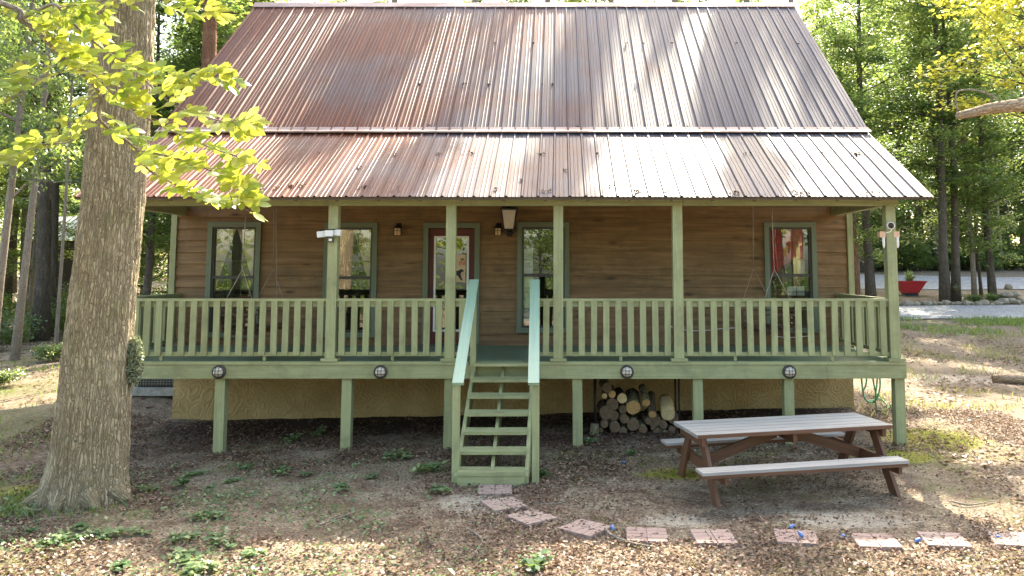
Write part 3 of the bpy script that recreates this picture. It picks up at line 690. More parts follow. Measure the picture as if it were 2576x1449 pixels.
def railing(p0, p1, side=1, foot=True):
    """a run of railing from p0 to p1 (x,y); balusters on the outer side"""
    a, b = Vector((*p0, 0)), Vector((*p1, 0)); d = (b - a); L = d.length; d.normalize(); nrm = Vector((d.y, -d.x, 0)) * side
    r = MB(); Z = lambda z: Vector((0, 0, z))
    r.span(a + Z(2.165) + nrm * .01, b + Z(2.165) + nrm * .01, .095, .038)
    rl = obj('porch_railing', r, 'green', cabin)
    r2 = MB(); r2.span(a + Z(2.105), b + Z(2.105), .036, .08); obj('upper_rail', r2, 'green', rl)
    r3 = MB(); r3.span(a + Z(1.385), b + Z(1.385), .038, .06); obj('lower_rail', r3, 'green', rl)
    nb = max(1, int(round(L / .1715)) - (0 if L < .4 else 0)); st = L / nb
    for k in range(nb):
        c_ = a + d * (st * (k + .5)) + nrm * .0385; bz = MB(); rt = math.atan2(d.y, d.x)
        bz.box(c_ + Z(1.757), (.088, .036, .776), Matrix.Rotation(rt, 3, 'Z') @ Matrix.Rotation(R(rnd.uniform(-.5, .5)), 3, 'Y'), axis=2); obj('baluster', bz, 'green', rl)
    if foot and L > 1:
        for q in ([.25, .72] if L > 2 else [.52]):
            bz = MB(); bz.box(a + d * (L * q) + Z(1.322), (.04, .04, .062)); obj('foot_block', bz, 'green', rl)
for p, q in (((-6.578, 0), (-3.394, 0)), ((-3.25, 0), (-1.667, 0)), ((-1.523, 0), (-1.31, 0)), ((-.30, 0), (-.092, 0)), ((.052, 0), (1.656, 0)), ((1.80, 0), (4.785, 0))): railing(p, q)
railing((-6.65, .072), (-6.65, 2.40), -1, False); railing((4.857, .072), (4.857, 2.40), 1, False)

# ---- stairs
st0 = MB(); st0.box((-.815, -.15, ZD - .024), (.80, .28, .042)); stair = obj('staircase', st0, 'green', cabin)
for i in range(1, 7):
    zt = 1.278 - .177 * i; yn = -.29 - .3 * i; tb = MB()
    tb.box((-.818, yn + .075, zt - .021), (.80 + .0, .142, .04), Matrix.Rotation(R(rnd.uniform(-.4, .4)), 3, 'Y')); tb.box((-.818, yn + .222, zt - .020), (.80, .142, .04), Matrix.Rotation(R(rnd.uniform(-.4, .4)), 3, 'Y')); obj('tread', tb, 'green', stair)
    if i == 6: rb = MB(); rb.box((-.818, yn + .035, (zt - .044 + .0) / 2), (.80, .036, zt - .044)); obj('riser', rb, 'green', stair)
for x, wd in ((-1.24, .045), (-.815, .04), (-.395, .045)):
    sg = MB(); sg.prism([(-.02, 1.235), (-.02, .93), (-1.75, -.05), (-2.02, -.05), (-2.02, .155), (-2.0, .17)], x - wd / 2, x + wd / 2)
    obj('stringer', sg, 'green', stair)
for x0, x1 in ((-1.20, -1.25), (-.345, -.36)):
    for y, zt in ((-1.92, 1.22), (-.11, 2.36)):
        xx = x1 + (x0 - x1) * (-y / 2.0); pb = MB(); zb = (H(xx, y) - .08) if y < -1 else 1.05
        xx += (-.055 if x0 < -1 else .055) if y < -1 else 0
        pb.box((xx, y, (zb + zt) / 2), (.085, .09, zt - zb), axis=2); obj('stair_post', pb, 'green', stair)
    hr = MB(); hr.span((x0 + (-.03 if x0 < -1 else .03), -2.02, 1.235), (x1, -.03, 2.445), .135, .04); obj('handrail', hr, 'green_rail', stair)
# ---- side balcony roof behind the left gable
bl = MB(); bl.box((-8.2, 8.2, 6.92), (2.9, .12, .30)); bl.box((-8.2, 8.9, 7.12), (3.0, 1.7, .06))
bal = obj('balcony_roof', bl, 'balcony', cabin)
bb = MB(); bb.box((-8.15, 8.6, 6.35), (2.6, .08, .8)); bb.box((-9.45, 8.25, 3.4), (.14, .14, 6.75)); obj('balcony_screen', bb, 'balcony', cabin)

# ------------------------------------------------------------------ lamps and small fittings
def bulkhead():
    t_ = thing('bulkhead_light', 'x', 'light', (0, 0, 0), 0, 'round lights along the deck beam')
    o = MB(); o.lathe([(.098, 0), (.098, .035), (.088, .05), (.074, .05), (.070, .03), (.0, .03)], 28, (0, 0, 0), 'y'); obj('housing', o, 'bronze', t_, False)
    g = MB(); g.lathe([(.072, .03), (.068, .06), (.052, .082), (.028, .094), (.0, .098)], 24, (0, 0, 0), 'y'); obj('lens', g, 'lens', t_, False)
    c_ = MB()
    for k in (-.024, .024):
        for fl_ in (0, 1):
            pts = []
            for i in range(9):
                s_ = -.080 + .16 * i / 8; hgt = .045 + .062 * max(0, 1 - (s_ / .08) ** 2) ** .6
                pts.append((k, -hgt, s_) if fl_ else (s_, -hgt, k))
            c_.tube(pts, .0042, 6)
    obj('cage', c_, 'bronze', t_, False); return t_
bk = bulkhead()
BL = [(552, 'leftmost round caged light, on the beam above a support post by the oak'), (958, 'round caged light on the deck beam midway between oak and stairs'),
      (1577, 'pale round light on the deck beam above the firewood'), (1985, 'round caged light on the deck beam above the picnic table')]
for i, (u, lab) in enumerate(BL):
    o = bk if i == 0 else copy_tree(bk); p = atY(u, 935, -.07); o.location = (p.x, -.0705, 1.14 if i != 2 else 1.14); o['label'] = lab
def lantern(sz, name, label):
    t_ = thing(name, label, 'lantern')
    h = MB(); h.box((0, .0, .0), (.08 * sz, .02, .14 * sz)); h.tube([(0, -.01, .03 * sz), (0, -.05 * sz, .06 * sz), (0, -.08 * sz, .04 * sz)], .01 * sz, 6)
    h.lathe([(.0, .03 * sz), (.02 * sz, .025 * sz), (.055 * sz, -.015 * sz), (.062 * sz, -.03 * sz), (0, -.03 * sz)], 6, (0, -.08 * sz, .02 * sz))
    obj('bracket', h, 'darkmetal', t_, False)
    g = MB(); g.box((0, -.08 * sz, -.065 * sz), (.085 * sz, .085 * sz, .11 * sz)); obj('glass', g, 'amber', t_, False)
    c_ = MB(); q = .046 * sz
    for x in (-q, 0, q):
        for y in (-q, q): c_.box((x, -.08 * sz + y, -.065 * sz), (.008 * sz, .008 * sz, .115 * sz))
    for zz in (-.124, -.05, -.012): c_.box((0, -.08 * sz, zz * sz), (.1 * sz, .1 * sz, .007 * sz))
    obj('cage', c_, 'darkmetal', t_, False); return t_
l1 = lantern(1.15, 'wall_lantern', 'small dark wall lantern between the second window and the door'); l1['group'] = 'small lanterns beside the door'
l2 = copy_tree(l1); l2['label'] = 'small dark wall lantern right of the door, below the big lantern'
for o, u in ((l1, 1003), (l2, 1254)): p = atY(u, 577, YF - .05); o.location = (p.x, YF - .045, p.z + .03)
big = thing('large_wall_lantern', 'large tapered lantern on a scroll bracket under the porch eave', 'lantern')
p = atY(1281, 552, 2.15); big.location = (p.x, YF - .04, p.z)
g = MB(); wt, wb, ht = .125, .075, .16; yc = -.24
g.prism([(-wb, -ht), (wb, -ht), (wt, ht), (-wt, ht)], yc - .09, yc + .09, plane='xz'); obj('glass', g, 'lens', big, False)
f = MB()
for sx_ in (-1, 1):
    for sy in (-1, 1): f.span((sx_ * (wb + .006), yc + sy * .095, -ht - .01), (sx_ * (wt + .006), yc + sy * .095, ht + .01), .016, .016)
f.box((0, yc, ht + .018), (2 * wt + .05, .24, .03)); f.lathe([(.16, 0), (.09, .06), (.03, .08), (.0, .13)], 4, (0, yc, ht + .033)); f.box((0, yc, -ht - .018), (2 * wb + .03, .20, .025))
obj('frame', f, 'darkmetal', big, False)
s = MB()
for sx_ in (-1, 1):
    s.tube([(0, yc, -ht - .10), (sx_ * .05, yc, -ht - .085), (sx_ * .10, yc, -ht - .05), (sx_ * .12, yc, -ht + .0), (sx_ * .10, yc, -ht + .02)], .009, 6)
    s.tube([(sx_ * .02, yc, -ht - .03), (sx_ * .045, yc, -ht - .06), (sx_ * .03, yc, -ht - .085), (0, yc, -ht - .1)], .007, 6)
s.tube([(0, yc, -ht - .03), (0, yc, -ht - .12)], .012, 6); s.tube([(0, yc, -ht - .07), (0, -.15, -ht - .11), (0, -.02, -ht - .06)], .011, 6); s.box((0, -.005, -ht - .02), (.09, .02, .22))
obj('scroll_bracket', s, 'darkmetal', big, False)
fl_ = thing('flood_light', 'white three-panel flood light with sensor clamped to the porch post', 'light', tuple(atY(832, 588, -.072)))
for dx, dz, rz, ry in ((-.125, -.012, 25, -6), (0, 0, 0, 0), (.115, .012, -25, 4)):
    g = MB(); g.box((0, 0, 0), (.118, .035, .088)); o = obj('light_panel', g, 'white', fl_, False); o.location = (dx, -.085 + abs(dx) * .25, dz); o.rotation_euler = (R(-12), R(ry), R(rz))
g = MB(); g.box((0, -.03, .0), (.07, .06, .05)); g.box((0, -.02, .058), (.30, .07, .012), Matrix.Rotation(R(-4), 3, 'Y')); obj('bracket', g, 'darkmetal', fl_, False)
g = MB(); g.box((.02, -.05, -.09), (.066, .06, .075)); obj('sensor', g, 'bronze', fl_, False); g = MB(); g.box((.02, -.083, -.092), (.046, .012, .035)); obj('sensor_lens', g, 'white', fl_, False)
cm = thing('security_camera', 'round camera with ring and two peach side lamps on corner post', 'camera', tuple(atY(2238, 568, -.072)))
g = MB(); g.lathe([(.052, 0), (.056, .05), (.047, .062), (.044, .05)], 24, (.0, 0, 0), 'y'); obj('ring', g, 'white', cm, False)
g = MB(); g.lathe([(.044, .0), (.044, .05), (.0, .054)], 20, (0, 0, 0), 'y'); obj('lens', g, 'interior', cm, False)
g = MB(); g.tube([(.02, -.02, -.055), (.0, -.025, -.085), (-.06, -.02, -.105), (-.09, .02, -.105)], .007, 6); obj('cable', g, 'white', cm, False)
for sx_ in (-1, 1):
    g = MB(); x = -.105 if sx_ < 0 else .10
    g.box((x, .05, -.125), (.085, .10, .085)); o = obj('lamp_box', g, 'copper', cm, False)
    g = MB(); g.lathe([(.02, 0), (.02, -.12), (.012, -.14), (.012, -.16), (0, -.16)], 12, (x + .012, .01, -.165)); obj('lamp_tube', g, 'white', cm, False)
# door sign
sgn = thing('door_sign', 'narrow pale wooden sign with red letters and a black bear on the door', 'sign', (-1.80, YF - .024, 2.62))
g = MB(); g.box((0, 0, 0), (.29, .012, .48)); obj('board', g, 'sign', sgn, False)
tcv = bpy.data.curves.new('lettering', 'FONT'); tcv.body = 'IN'; tcv.size = .105; tcv.extrude = .002; tcv.align_x = 'RIGHT'
to = bpy.data.objects.new('tmp', tcv); COL.objects.link(to); me = bpy.data.meshes.new_from_object(to); bpy.data.objects.remove(to)
lt = link('lettering', me, [M['redpaint']], sgn); lt.location = (.135, -.0095, .055); lt.rotation_euler = (R(90), 0, 0)
bp = [(-.13, -.06), (-.12, -.01), (-.07, .025), (0, .03), (.04, .045), (.065, .06), (.09, .055), (.115, .035), (.118, .02), (.09, .012), (.07, .0), (.06, -.03), (.075, -.09), (.10, -.135), (.075, -.14), (.035, -.085), (.01, -.05), (-.05, -.05), (-.06, -.09), (-.055, -.14), (-.085, -.14), (-.10, -.09), (-.115, -.14), (-.14, -.14), (-.135, -.1)]
g = MB(); g.prism([(x, z_ - .075) for x, z_ in bp], -.011, -.0065, plane='xz'); obj('bear', g, 'black', sgn, False)
g = MB()
for k in (-1, 0, 1): g.box((.085 + k * .02, -.009, .155 + .006 * (1 - abs(k))), (.012, .005, .04), Matrix.Rotation(R(k * 18), 3, 'Y'))
obj('pine_emblem', g, 'black', sgn, False)

# ---- porch swings
def swing(cx, face, label):
    t_ = thing('porch_swing', label, 'swing', (cx, 1.2, 1.66), 0, 'slatted wooden swings hanging at the porch ends')
    s = MB()
    for k in range(6): s.box((face * (-.20 + k * .085), 0, .012 * abs(k - 2)), (.065, 1.42, .02), axis=1)
    for y in (-.6, 0, .6): s.box((0, y, -.03), (.5, .04, .05))
    obj('seat', s, 'swing', t_, False)
    b = MB(); rt = Matrix.Rotation(R(-18 * face), 3, 'Y')
    for k in range(6): b.box(Vector((face * -.27, 0, .04)) + rt @ Vector((0, 0, .05 + k * .08)), (.02, 1.42, .055), rt, axis=1)
    for y in (-.69, 0, .69): b.box(Vector((face * -.285, y, .04)) + rt @ Vector((0, 0, .22)), (.035, .05, .52), rt, axis=2)
    obj('backrest', b, 'swing', t_, False)
    for y in (-.68, .68):
        a = MB(); a.box((face * -.02, y, .26), (.52, .07, .025)); a.box((face * .2, y, .125), (.045, .05, .25), axis=2); obj('arm', a, 'swing', t_, False)
        c_ = MB(); top = Vector((0, y * .9, 3.72 - 1.66 + .12)); kn = Vector((0, y, .95))
        c_.tube([top, kn], .007, 6); c_.tube([kn, (face * .24, y, .27)], .006, 6); c_.tube([kn, (face * -.33, y, .3)], .006, 6); obj('chain', c_, 'rope', t_, False)
swing(-4.85, 1, 'slatted wooden porch swing hanging before the leftmost window'); swing(3.28, -1, 'slatted wooden porch swing hanging left of the rightmost window')
c_ = MB(); c_.tube([(XofU(693, 1.9), 1.9, 3.9), (XofU(693, 1.9) + .01, 1.9, 3.3), (XofU(700, 1.9), 1.9, 2.5), (XofU(706, 1.9), 1.92, 1.4)], .007, 6)
tag(obj('hanging_cord', c_, 'rope'), 'thin wavy cord hanging from the porch rafters beside the left swing', 'cord')
c_ = MB(); c_.tube([(1.9 + i * .14, YF - .09, 1.62 - .05 * math.sin(i * .55) - .01 * i) for i in range(19)], .007, 6); tag(obj('white_cable', c_, 'white'), 'pale cable draped low along the wall behind the right swing', 'cable')

# ------------------------------------------------------------------ picnic table
PT = Matrix.Translation((2.67, -2.02, 0)) @ Matrix.Rotation(R(10), 4, 'Z') @ Matrix.Rotation(R(-.9), 4, 'Y')
pt = thing('picnic_table', 'weathered grey-topped picnic table with red-brown frame and attached benches', 'picnic table', (2.67, -2.02, .04)); pt.rotation_euler = (0, R(-.9), R(10))
zt = .735
tp = MB()
for k in range(5): tp.box((rnd.uniform(-.006, .006), -.344 + k * .172, zt - .019), (2.40, .157, .038), Matrix.Rotation(R(rnd.uniform(-.25, .25)), 3, 'X'))
obj('tabletop', tp, 'greywood', pt, False)
ed = MB(); ed.box((0, -.437, zt - .021), (2.395, .014, .04)); ed.box((0, .437, zt - .021), (2.395, .014, .04)); obj('edge_strip', ed, 'redwood', pt, False)
for y in (-.76, .76):
    bb = MB(); bb.box((-.10 if y < 0 else -.03, y, .415), (2.42, .235, .032)); bo = obj('bench', bb, 'greywood', pt, False)
    e2 = MB(); e2.box((-.10 if y < 0 else -.03, y - .001 * np.sign(y), .380), (2.40, .225, .036)); obj('bench_edge', e2, 'redwood', bo, False)
for sx_ in (-1, 1):
    for sy in (-1, 1):
        lg = MB(); lg.span((sx_ * 1.07, sy * .20, zt - .045), (sx_ * 1.07, sy * .66, -.06), .04, .14, up=(0, 1, 0)); obj('leg', lg, 'redwood', pt, False)
    cr = MB(); cr.box((sx_ * 1.025, 0, .335), (.04, 1.66, .125)); obj('bench_support', cr, 'redwood', pt, False)
    cr = MB(); cr.box((sx_ * 1.113, 0, zt - .09), (.045, .78, .10)); obj('top_support', cr, 'redwood', pt, False)
    bz = MB(); bz.span((sx_ * .08, 0, zt - .10), (sx_ * .99, 0, .34), .04, .12); obj('brace', bz, 'redwood', pt, False)
cr = MB(); cr.box((0, 0, zt - .10), (.045, .74, .12)); obj('center_support', cr, 'redwood', pt, False)

# ------------------------------------------------------------------ firewood
rk_ = thing('firewood_rack', 'thin dark metal rack with uprights holding the firewood under the deck', 'rack', (1.2, 1.0, H(1.2, 1)))
for x in (.55, 1.83):
    f = MB(); f.tube([(x, .75, .05), (x, .75, 1.02)], .016, 8); f.tube([(x, 1.15, .05), (x, 1.15, 1.02)], .016, 8); obj('upright', f, 'darkmetal', rk_)
f = MB(); f.box((1.19, .75, .10), (1.26, .03, .03)); f.box((1.19, 1.15, .10), (1.26, .03, .03)); obj('base_bar', f, 'darkmetal', rk_)
def C7(x, y): return ((1700 + x / 4.14) / 1.1925, (1050 + y / 4.14) / 1.1925)
LOGS = [(565, 550, 48, 'cut', 5, 'orange-ended small log on the top left of the firewood stack', 'logbark'), (470, 570, 32, 'cutpale', 3, 'smallest pale-ended log at the top left of the firewood stack', 'logbark'),
 (690, 600, 60, 'cutpale', 4, 'bright round pale-ended log high in the firewood stack', 'logbark'), (825, 715, 92, 'cut', 16, 'biggest orange-ended log in the middle of the firewood stack', 'logmoss'),
 (990, 655, 50, 'cut', 24, 'orange-ended mossy log tilted up right of the biggest log', 'logmoss'), (1065, 800, 50, 'cut', 30, 'long dark-barked log tilted steeply upward in the firewood stack', 'logbark'),
 (1262, 800, 88, 'cutpale', 22, 'thick pale debarked log at the right of the firewood stack', 'cutpale'), (495, 780, 88, 'cutdark', 4, 'large dull round log at the left side of the firewood stack', 'logbark'),
 (505, 470, 62, 'cutdark', 3, 'lichen-covered short log lying on top of the firewood stack', 'logmoss'), (468, 920, 50, 'cutdark', 2, 'brown round log low at the left edge of the firewood', 'logbark'),
 (600, 965, 66, 'cutdark', 12, 'mossy log with pale bark low in the left firewood', 'logmoss')]
dark = [(825, 930, 74), (950, 985, 50), (1070, 965, 26), (1130, 1025, 55), (485, 1075, 44), (960, 1125, 42), (1090, 880, 78), (1330, 850, 70), (570, 675, 70), (700, 740, 48), (720, 860, 50), (700, 1020, 55), (590, 1085, 48), (690, 1110, 45), (810, 1075, 50), (895, 1060, 36), (1050, 1120, 46), (1200, 930, 52), (1240, 1060, 50), (1150, 1130, 40), (1310, 990, 44), (1330, 1085, 46), (1375, 940, 34), (420, 1000, 36), (780, 1150, 40), (1010, 880, 40), (590, 815, 55)]
for x, y, r in dark: LOGS.append((x, y, r, 'cutdark', rnd.uniform(0, 5), None, rnd.choice(['logbark', 'logbark', 'logmoss'])))
for x, y, r, end, tilt, lab, bk_ in LOGS:
    u, v = C7(x, y); yf = .72 + (rnd.uniform(-.05, .05) if lab else rnd.uniform(0, .10)); p = atY(u, v, yf); rr = r * .00126
    L = rnd.uniform(.40, .5); d = Vector((rnd.uniform(-.08, .08), math.cos(R(tilt)), math.sin(R(tilt))))
    mb = MB(); pts = [p + d * (L * k / 4) for k in range(5)]
    mb.tube(pts, [rr * rnd.uniform(.94, 1.05) for _ in range(5)], 12, 0, True, .05, 1)
    tag(obj('firewood_log', mb, [bk_, end], None), lab or 'dark-ended log packed low in the shaded firewood stack', 'log', 'logs in the firewood stack')
u, v = C7(340, 1000); p = ground(u, (1050 + 1095 / 4.14) / 1.1925 ); p = atY(u, (1050 + 1090 / 4.14) / 1.1925, .7)
mb = MB(); mb.tube([(p.x, .7, H(p.x, .7) - .05), (p.x, .7, .12), (p.x + .01, .7, .27)], [.075, .068, .066], 12, 0, True, .05, 1); tag(obj('upright_log', mb, ['logmoss', 'cutdark']), 'short mossy log standing upright left of the firewood stack', 'log')

# ------------------------------------------------------------------ hose, ac, planter, log, limb
def spline(P, n=8):
    P = [Vector(q) for q in P]; out = []
    for i in range(len(P) - 1):
        p0, p1, p2, p3 = P[max(i - 1, 0)], P[i], P[i + 1], P[min(i + 2, len(P) - 1)]
        for k in range(n):
            t_ = k / n; out.append(.5 * ((2 * p1) + (p2 - p0) * t_ + (2 * p0 - 5 * p1 + 4 * p2 - p3) * t_ ** 2 + (3 * p1 - p0 - 3 * p2 + p3) * t_ ** 3))
    return out + [P[-1]]
hY = 2.2
def hp(u, v, dy=0): return atY(u, v, hY + dy)
gz = lambda u, v: ground(u, v) + Vector((0, 0, .02))
ho = MB()
ho.tube(spline([hp(2167, 930), hp(2168, 960), hp(2172, 990), hp(2180, 1008, .05), hp(2195, 1012, .1), hp(2205, 1000, .05), hp(2199, 970), hp(2192, 930)]), .014, 8)
ho.tube(spline([hp(2180, 930, .05), hp(2179, 965, .06), hp(2172, 985, .04), hp(2178, 1005), gz(2196, 1010), gz(2215, 1006), gz(2232, 1020), gz(2234, 1030), gz(2212, 1036), gz(2205, 1028), hp(2202, 1005, -.1), hp(2206, 965, -.05), hp(2207, 930, -.05)]), .014, 8)
ho.tube(spline([hp(2212, 930), hp(2214, 970), hp(2207, 1000), hp(2198, 1012, .02)]), .014, 8)
tag(obj('garden_hose', ho, 'hose'), 'green garden hose hanging in loops below the deck\'s right end', 'hose')
p = atY(380, 978, 3.4); za = H(p.x, 3.4)
ac = thing('air_conditioner', 'grey grilled air conditioner on a slab behind the big oak', 'air conditioner', (-7.35, 3.5, za))
g = MB(); g.box((-7.35, 3.5, za + .04), (.95, .95, .14)); obj('slab', g, 'concrete', ac)
g = MB(); g.box((-7.35, 3.5, za + .50), (.76, .76, .74)); g.box((-7.35, 3.5, za + .89), (.82, .82, .05)); obj('body', g, 'black', ac)
g = MB()
for k in range(16): g.box((-7.35, 3.5 - .388, za + .17 + k * .043), (.78, .012, .012)); g.box((-7.35 + .388, 3.5, za + .17 + k * .043), (.012, .78, .012))
for k in range(15): g.box((-7.35 - .37 + k * .053, 3.5 - .396, za + .5), (.010, .008, .72))
obj('grille', g, 'acgrey', ac)

pl = atY(2289, 738, 27.0); zp = H(pl.x, 27.0)
wb_ = thing('red_planter', 'flared red planter tub holding a fern in the bed by the drive', 'planter', (pl.x, 27.0, zp))
mb = MB(); A = [(-.34, -.24), (.34, -.24), (.34, .24), (-.34, .24)]; B = [(-.62, -.40), (.66, -.40), (.66, .40), (-.62, .40)]
for i in range(4):
    j = (i + 1) % 4; mb.face([(*A[i], .12), (*A[j], .12), (*B[j], .66), (*B[i], .66)])
mb.face([(*q, .12) for q in A][::-1]); mb.face([(x * .93, y * .93, .60) for x, y in B], mi=1)
for i in range(4):
    j = (i + 1) % 4; mb.span((*B[i], .66), (*B[j], .66), .04, .035)
obj('tub', mb, ['barrow', 'soil'], wb_, False)
mb = MB(); mb.box((0, 0, .05), (.62, .42, .15)); obj('base', mb, 'black', wb_, False)
def fern(n, L, name, mat, loc, label, cat, group=None, tl=(0, 1)):
    V, T = [], []
    for i in range(n):
        a = rnd.uniform(0, 6.28); ll = L * rnd.uniform(.6, 1.15); el = R(rnd.uniform(40, 85)); tt = rnd.uniform(*tl)
        p = Vector((0, 0, 0)); d = Vector((math.cos(a) * math.cos(el), math.sin(a) * math.cos(el), math.sin(el))); sdv = Vector((-math.sin(a), math.cos(a), 0))
        prev = None
        for k in range(6):
            w_ = .09 * L * math.sin(math.pi * min(.98, (k + .35) / 6)) * (1.2 - .15 * k)
            cur = (p + sdv * w_, p - sdv * w_)
            if prev: V += [prev[0], prev[1], cur[1], cur[0]]; T += [tt] * 4
            prev = cur; p = p + d * (ll / 5); d = (d + Vector((0, 0, -.22))).normalized()
    V = np.array([tuple(v) for v in V]); o = npobj(name, V, np.arange(len(V)).reshape(-1, 4), mat, T); o.location = loc; return tag(o, label, cat, group)
fern(60, .62, 'fern', 'leafweed', (pl.x, 27.0, zp + .58), 'bright green fern growing in the red planter', 'fern', tl=(.6, 1))
a_, b_ = ground(2497, 962), ground(2600, 968)
mb = MB(); mb.tube([a_ + Vector((0, 0, .08)), a_.lerp(b_, .35) + Vector((0, .02, .1)), a_.lerp(b_, .7) + Vector((0, -.02, .1)), b_ + Vector((0, 0, .1))], [.085, .1, .095, .09], 12, 0, True, .08, 1); tag(obj('fallen_log', mb, ['barkdead', 'cutdark']), 'pale fallen log lying on the ground at the right yard', 'log')

# bed and its stones
ROCK = []
def rockmesh(seed):
    r = random.Random(seed); mb = MB(); n, k = 9, 6; o = [r.uniform(.75, 1.2) for _ in range(n * k)]
    b0 = len(mb.V)
    for j in range(k):
        ph = math.pi * (j / (k - 1)) 
        for i in range(n):
            a = 2 * math.pi * i / n; q = o[j * n + i] if 0 < j < k - 1 else 1
            mb.V.append((math.sin(ph) * math.cos(a) * .5 * q, math.sin(ph) * math.sin(a) * .42 * q, .30 + math.cos(ph) * .33 * (q if 0 < j < k - 1 else 1)))
    for j in range(k - 1):
        for i in range(n):
            i2 = (i + 1) % n; mb.F.append((b0 + j * n + i, b0 + (j + 1) * n + i, b0 + (j + 1) * n + i2, b0 + j * n + i2)); mb.U.append([(0, 0)] * 4); mb.I.append(0); mb.S.append(True)
    return obj('garden_stone', mb, 'rock', None, False)
rocks = [rockmesh(i) for i in range(4)]; used = [False] * 4
def stone(x, y, s, label, group, dz=0):
    k = rnd.randrange(4); o = rocks[k] if not used[k] else rocks[k].copy()
    if used[k]: COL.objects.link(o)
    used[k] = True; o.location = (x, y, H(x, y) - .04 * s + dz); o.scale = (s, s, s * rnd.uniform(.7, 1)); o.rotation_euler = (0, 0, rnd.uniform(0, 6.28)); tag(o, label, 'stone', group); return o
for k in range(4): pass
for u in (2256, 2272, 2284, 2296, 2310, 2325, 2339, 2356, 2372, 2388, 2402, 2420, 2436, 2450, 2466, 2484, 2500):
    y = 22.9 + rnd.uniform(-.2, .2); stone(XofU(u + rnd.uniform(-2, 2), y), y, rnd.uniform(.28, .5), 'pale rough stone in the row edging the planted bed by the drive', 'stones edging the planted bed')
for i, (u, y, dz, s) in enumerate(((2515, 23.2, 0, .55), (2532, 23.4, 0, .6), (2548, 23.3, 0, .5), (2524, 23.7, .25, .55), (2541, 23.7, .25, .5), (2556, 23.8, .0, .5))):
    stone(XofU(u, y), y, s, 'brown stone in the heap at the right end of the planted bed', 'stones in the heap', dz)
stone(XofU(2524, 24.2), 24.0, .42, 'round dark stone crowning the heap at the bed\'s right end', None, .55)

# stepping stones
mb = MB(); mb.box((0, 0, .018), (.40, .40, .035))
for i in range(2):
    for j in range(4):
        if (i + j) % 2 == 0 or True: mb.box((-.1 + .2 * i, -.15 + .1 * j, .04), (.193 if j % 2 else .189, .093, .012))
pav = obj('stepping_stone', mb, 'paver', None, False)
PV = [(1245, 1236, 3, 'nearest the stairs, red and square to the bottom step'), (1268, 1273, 28, 'second from the stairs, twisted and pale'), (1337, 1306, 38, 'third from the stairs, turned like a diamond'), (1472, 1333, 52, 'diamond-turned and half buried in leaves left of the blue cap'),
      (1627, 1351, -4, 'beside the long crooked stick'), (1795, 1356, 2, 'grey-stained with a forked twig lying on it'), (2003, 1356, -10, 'half in sun with a blue cap on it'), (2203, 1366, -6, 'sunlit with its right edge buried'), (2375, 1363, -9, 'sunlit, second from the right edge'), (2548, 1362, -14, 'cut by the right edge of the photo')]
for i, (u, v, rz, lab) in enumerate(PV):
    o = pav if i == 0 else pav.copy()
    if i: COL.objects.link(o)
    p = ground(u, v); o.location = p + Vector((0, 0, -.017)); o.rotation_euler = (R(rnd.uniform(-1, 1)), R(rnd.uniform(-1, 1)), R(rz)); tag(o, 'brick-patterned stepping stone ' + lab, 'stepping stone', 'stepping stones from the stairs')
# blue caps
BC = [(1541, 1334, 'blue plastic cap in leaves right of the fourth stepping stone'), (1992, 1331, 'blue plastic cap behind the half-sunlit stepping stone'), (2015, 1361, 'blue plastic cap lying on the half-sunlit stepping stone'), (2121, 1355, 'blue plastic cap on leaves between two sunlit stepping stones'), (2309, 1366, 'pale blue cap left of the second stepping stone from the right'), (2512, 1358, 'pale blue cap beside the rightmost stepping stone'), (1568, 1167, 'blue plastic cap on bare soil left of the picnic table')]
mb = MB(); mb.lathe([(.0, -.034), (.014, -.031), (.018, -.015), (.018, .02), (.014, .03), (0, .034)], 14); cap = obj('blue_cap', mb, 'bluecap', None, False)
for i, (u, v, lab) in enumerate(BC):
    o = cap if i == 0 else cap.copy()
    if i: COL.objects.link(o)
    p = ground(u, v); o.location = p + Vector((0, 0, .06 if i == 2 else .025)); o.rotation_euler = (R(rnd.uniform(50, 85)), 0, rnd.uniform(0, 6)); tag(o, lab, 'plastic cap', 'blue caps along the path')

# sticks
def stick(uvs, r, label, mat='barkpale', lift=.02):
    pts = [ground(u, v) + Vector((0, 0, lift + rnd.uniform(0, .02))) for u, v in uvs]
    mb = MB(); s_ = spline(pts, 4); mb.tube(s_, [r * (1 - .55 * i / len(s_)) for i in range(len(s_))], 7, 0, True, .12); tag(obj('fallen_stick', mb, mat), label, 'stick', 'sticks lying in the yard')
stick([(1522, 1338), (1545, 1358), (1590, 1372), (1642, 1387)], .016, 'long crooked stick in front of the pink stepping stones')
stick([(1592, 1378), (1608, 1368), (1622, 1360)], .011, 'short forked twig leaning across the long crooked stick')
stick([(1775, 1345), (1788, 1358), (1815, 1368)], .009, 'thin pale twig lying on the grey stepping stone')
stick([(1172, 1338), (1205, 1358), (1212, 1372), (1190, 1400)], .012, 'bent pale twig in the leaf litter left of the path')
stick([(58, 1290), (80, 1294), (104, 1293)], .035, 'short thick lichened branch piece at the foot of the oak', 'logmoss', .03)
stick([(800, 1330), (850, 1312), (905, 1292)], .012, 'straight twig in the weeds below the deck posts')
stick([(1345, 1270), (1385, 1276), (1420, 1268)], .008, 'thin grey twig behind the third stepping stone')
stick([(1880, 1270), (1900, 1278), (1925, 1272)], .012, 'curled stick on soil in front of the bench')
stick([(320, 1110), (400, 1085), (455, 1068)], .012, 'pale straight stick in the shade behind the oak')
stick([(2395, 1268), (2440, 1276), (2500, 1266)], .012, 'stick on the sunlit leaves right of the table')
stick([(1660, 1250), (1720, 1262), (1775, 1272)], .008, 'thin dark twig left of the bench foot', 'logbark')

